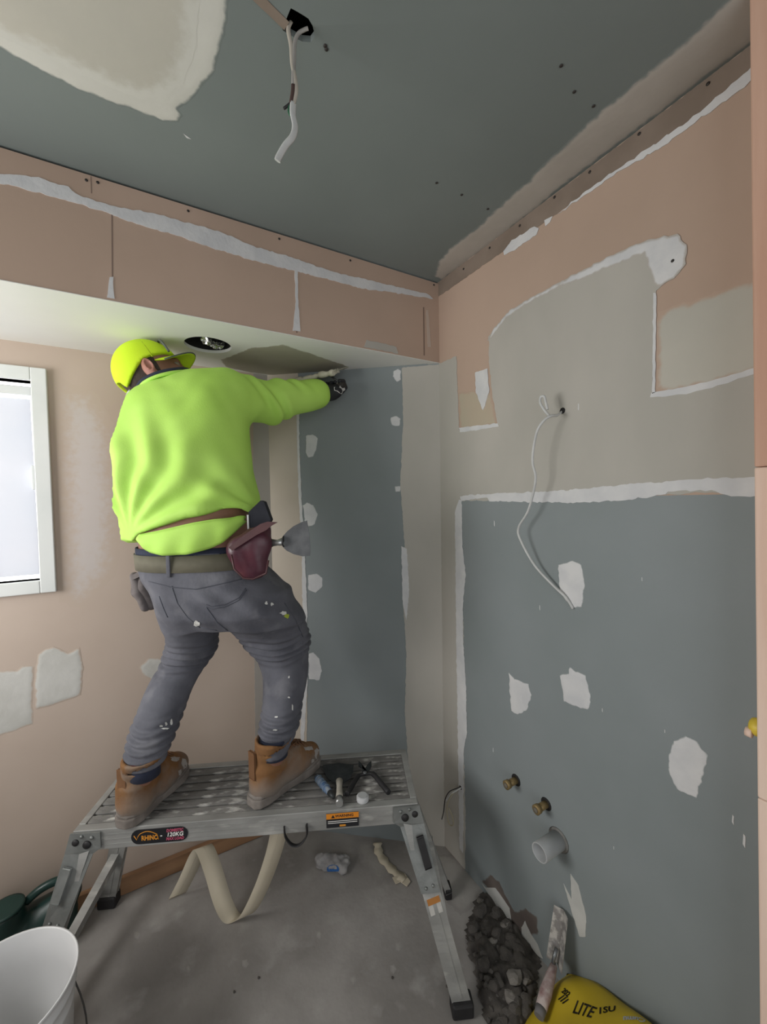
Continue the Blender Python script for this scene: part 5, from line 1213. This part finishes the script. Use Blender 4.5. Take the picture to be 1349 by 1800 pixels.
MB().lathe([(.029, .001), (.029, .095), (.0285, .096), (.0255, .096), (.025, .095), (.025, .001)], RXm, 32).build('pipe_wall', M('pvc_white', '#a9abac', '#b3b5b6', 10, .5), e)
MB().lathe([(0, .004), (.025, .004), (.025, .005), (0, .005)], RXm, 24).build('pipe_bore', M('bore_grey', '#5d5f60'), e)
MB().lathe([(.029, .0014), (.038, .0014), (.034, .004), (.029, .005)], RXm, 18).build('sealant_ring', M('ragged_sealant', '#7d7c79', '#55534f', 40, .9, .5), e)
# yellow capped fitting by the jamb
yp = hit(1327, 1276, (0, .318, 0), Vector((0, 1, 0)))
e = empty('door_plug', yp); tag(e, 'small yellow round plug stuck on the timber door jamb', 'plug')
RYm = Matrix.Rotation(-math.pi/2, 4, 'X')
MB().lathe([(0, -.03), (.017, -.03), (.018, -.004), (.015, .004), (.010, .007), (0, .008)], RYm, 20).build('cap', M('yellow_cap', '#d3b73a', '#dcc24a', 10, .5), e)
MB().lathe([(0, .0), (.010, .0), (.009, .010), (0, .011)], Matrix.Translation((-.010, 0, -.012)) @ RYm, 14).build('tip', m_woodL, e)
# hanging white cable
m_cab = M('white_cable', '#b9bab8', '#c6c7c5', 30, .5)
hole_p = on('right', 990, 722)
wc_ = empty('wall_cable', hole_p); tag(wc_, 'white cable hanging from a hole in the right wall', 'cable'); WI = inv(wc_)
pts = [wallp(990, 722, -.01), wallp(980, 730, .035), wallp(970, 731, .06), wallp(958, 738, .075), wallp(945, 757, .085), wallp(938, 790, .085), wallp(937, 815, .08), wallp(942, 838, .07), wallp(938, 866, .062), wallp(928, 900, .055), wallp(912, 928, .05), wallp(916, 950, .045), wallp(940, 993, .03), wallp(972, 1028, .018), wallp(995, 1050, .010), wallp(1008, 1070, .006)]
MB().tube([WI @ p for p in smoothpts(pts, 6)], .0042, 8, flat=.7).build('cable', m_cab, wc_)
lpz = [wallp(966, 731, .06), wallp(958, 722, .066), wallp(950, 708, .07), wallp(951, 698, .068), wallp(957, 697, .064), wallp(960, 708, .062), wallp(963, 720, .06)]
MB().tube([WI @ p for p in smoothpts(lpz, 5)], .0042, 8).build('cable_loop', m_cab, wc_)
MB().lathe([(0, .0022), (.010, .0022), (.0085, .0028), (0, .0028)], Matrix.Translation(WI @ on('right', 990, 722)) @ RXm, 9).build('wall_hole', m_dark, wc_)
# loose wires low in the corner
lw = empty('loose_wires', on('right', 808, 1385)); tag(lw, 'black and beige loose wires poking from the wall corner near the floor', 'wires'); LI = inv(lw)
for nm, mt, r, q in (('black_wire', m_black, .0022, ((812, 1383, 0), (800, 1387, .03), (790, 1392, .05), (783, 1405, .06), (780, 1428, .06), (777, 1440, .06))), ('beige_wire', M('beige_wire', '#a89f86'), .0026, ((810, 1386, 0), (797, 1394, .04), (789, 1408, .05), (786, 1425, .05), (790, 1448, .045), (797, 1450, .04), (796, 1436, .04), (789, 1420, .05))),
                    ('white_wire', m_cab, .0032, ((812, 1384, 0), (802, 1390, .03), (793, 1396, .045), (784, 1408, .05)))):
    MB().tube([LI @ p for p in smoothpts([wallp(x, y, o) for x, y, o in q], 5)], r, 6).build(nm, mt, lw)
MB().lathe([(0, .0026), (.009, .0026), (.008, .0034), (0, .0034)], Matrix.Translation(LI @ on('right', 811, 1384)) @ RXm, 9).build('wall_hole', m_dark, lw)

# ------------------------------------------------------------------ cable bundle from the ceiling
dh = (ch-CPOS).dot(FW)
cc_ = empty('ceiling_cable', ch); tag(cc_, 'flat white cables hanging from a hole in the ceiling', 'cable'); CcI = inv(cc_)
def cpt(x, y, dd=0): return CcI @ at(x, y, dh+dd)
MB().tube(smoothpts([cpt(512, 38, .0), cpt(507, 52), cpt(512, 80), cpt(514, 110), cpt(519, 140), cpt(521, 160), cpt(516, 183)], 5), .0042, 8, flat=.6).build('cable_strand', M('cable_cream', '#a9a296', '#b5aea2', 30, .6), cc_)
MB().tube(smoothpts([cpt(542, 50), cpt(536, 52), cpt(524, 60), cpt(518, 78), cpt(517, 105), cpt(516, 135), cpt(516, 152)], 5), .0042, 8, flat=.6).build('cable_strand', M('cable_grey', '#8e8b86', '#9a9792', 30, .6), cc_)
MB().tube(smoothpts([cpt(516, 180), cpt(515, 200), cpt(519, 222), cpt(515, 240), cpt(502, 256), cpt(491, 275), cpt(488, 283)], 6), .0064, 8, flat=.45).build('cable_end', m_cab, cc_)
MB().tube(smoothpts([cpt(517, 150), cpt(516, 165), cpt(513, 183)], 4), .0055, 8, flat=.6).build('dark_joint', M('dark_red_joint', '#4a3833'), cc_)
MB().tube(smoothpts([cpt(512, 180), cpt(507, 185), cpt(499, 191)], 4), .0028, 6).build('black_core', m_black, cc_)
MB().tube(smoothpts([cpt(511, 180), cpt(508, 190), cpt(508, 198), cpt(512, 205)], 4), .0022, 6).build('green_core', M('green_core', '#2f5f45'), cc_)

# ------------------------------------------------------------------ foil duct in the soffit hole
fd = empty('foil_duct', hc+Vector((0, 0, .012))); tag(fd, 'dark vent duct with crumpled silver foil in the soffit hole', 'duct')
mb = MB(); mb.capends = False; mb.lathe([(HR+.004, 0), (HR+.004, .16), (.0, .161)], seg=40); mb.build('duct_wall', m_dark, fd)
m_foil = M('crumpled_foil', '#c9c9c9', '#e2e2e2', 30, .25, .6, 60, metal=.9)
mb = MB(); rnd = random.Random(3)
for p, r in ((Vector((-.004, .0, .012)), .016), (Vector((-.010, -.022, -.002)), .013), (Vector((-.008, -.040, -.006)), .011), (Vector((.018, .025, .010)), .014), (Vector((.03, .045, .012)), .015), (Vector((.052, .045, .012)), .012)):
    bmesh.ops.create_icosphere(mb.bm, subdivisions=3, radius=r, matrix=Matrix.Translation(p))
for v in mb.bm.verts: v.co += Vector((mnoise.noise(v.co*90), mnoise.noise(v.co*90+Vector((5, 0, 0))), mnoise.noise(v.co*90+Vector((0, 5, 0)))))*.012
mb.build('foil', m_foil, fd)
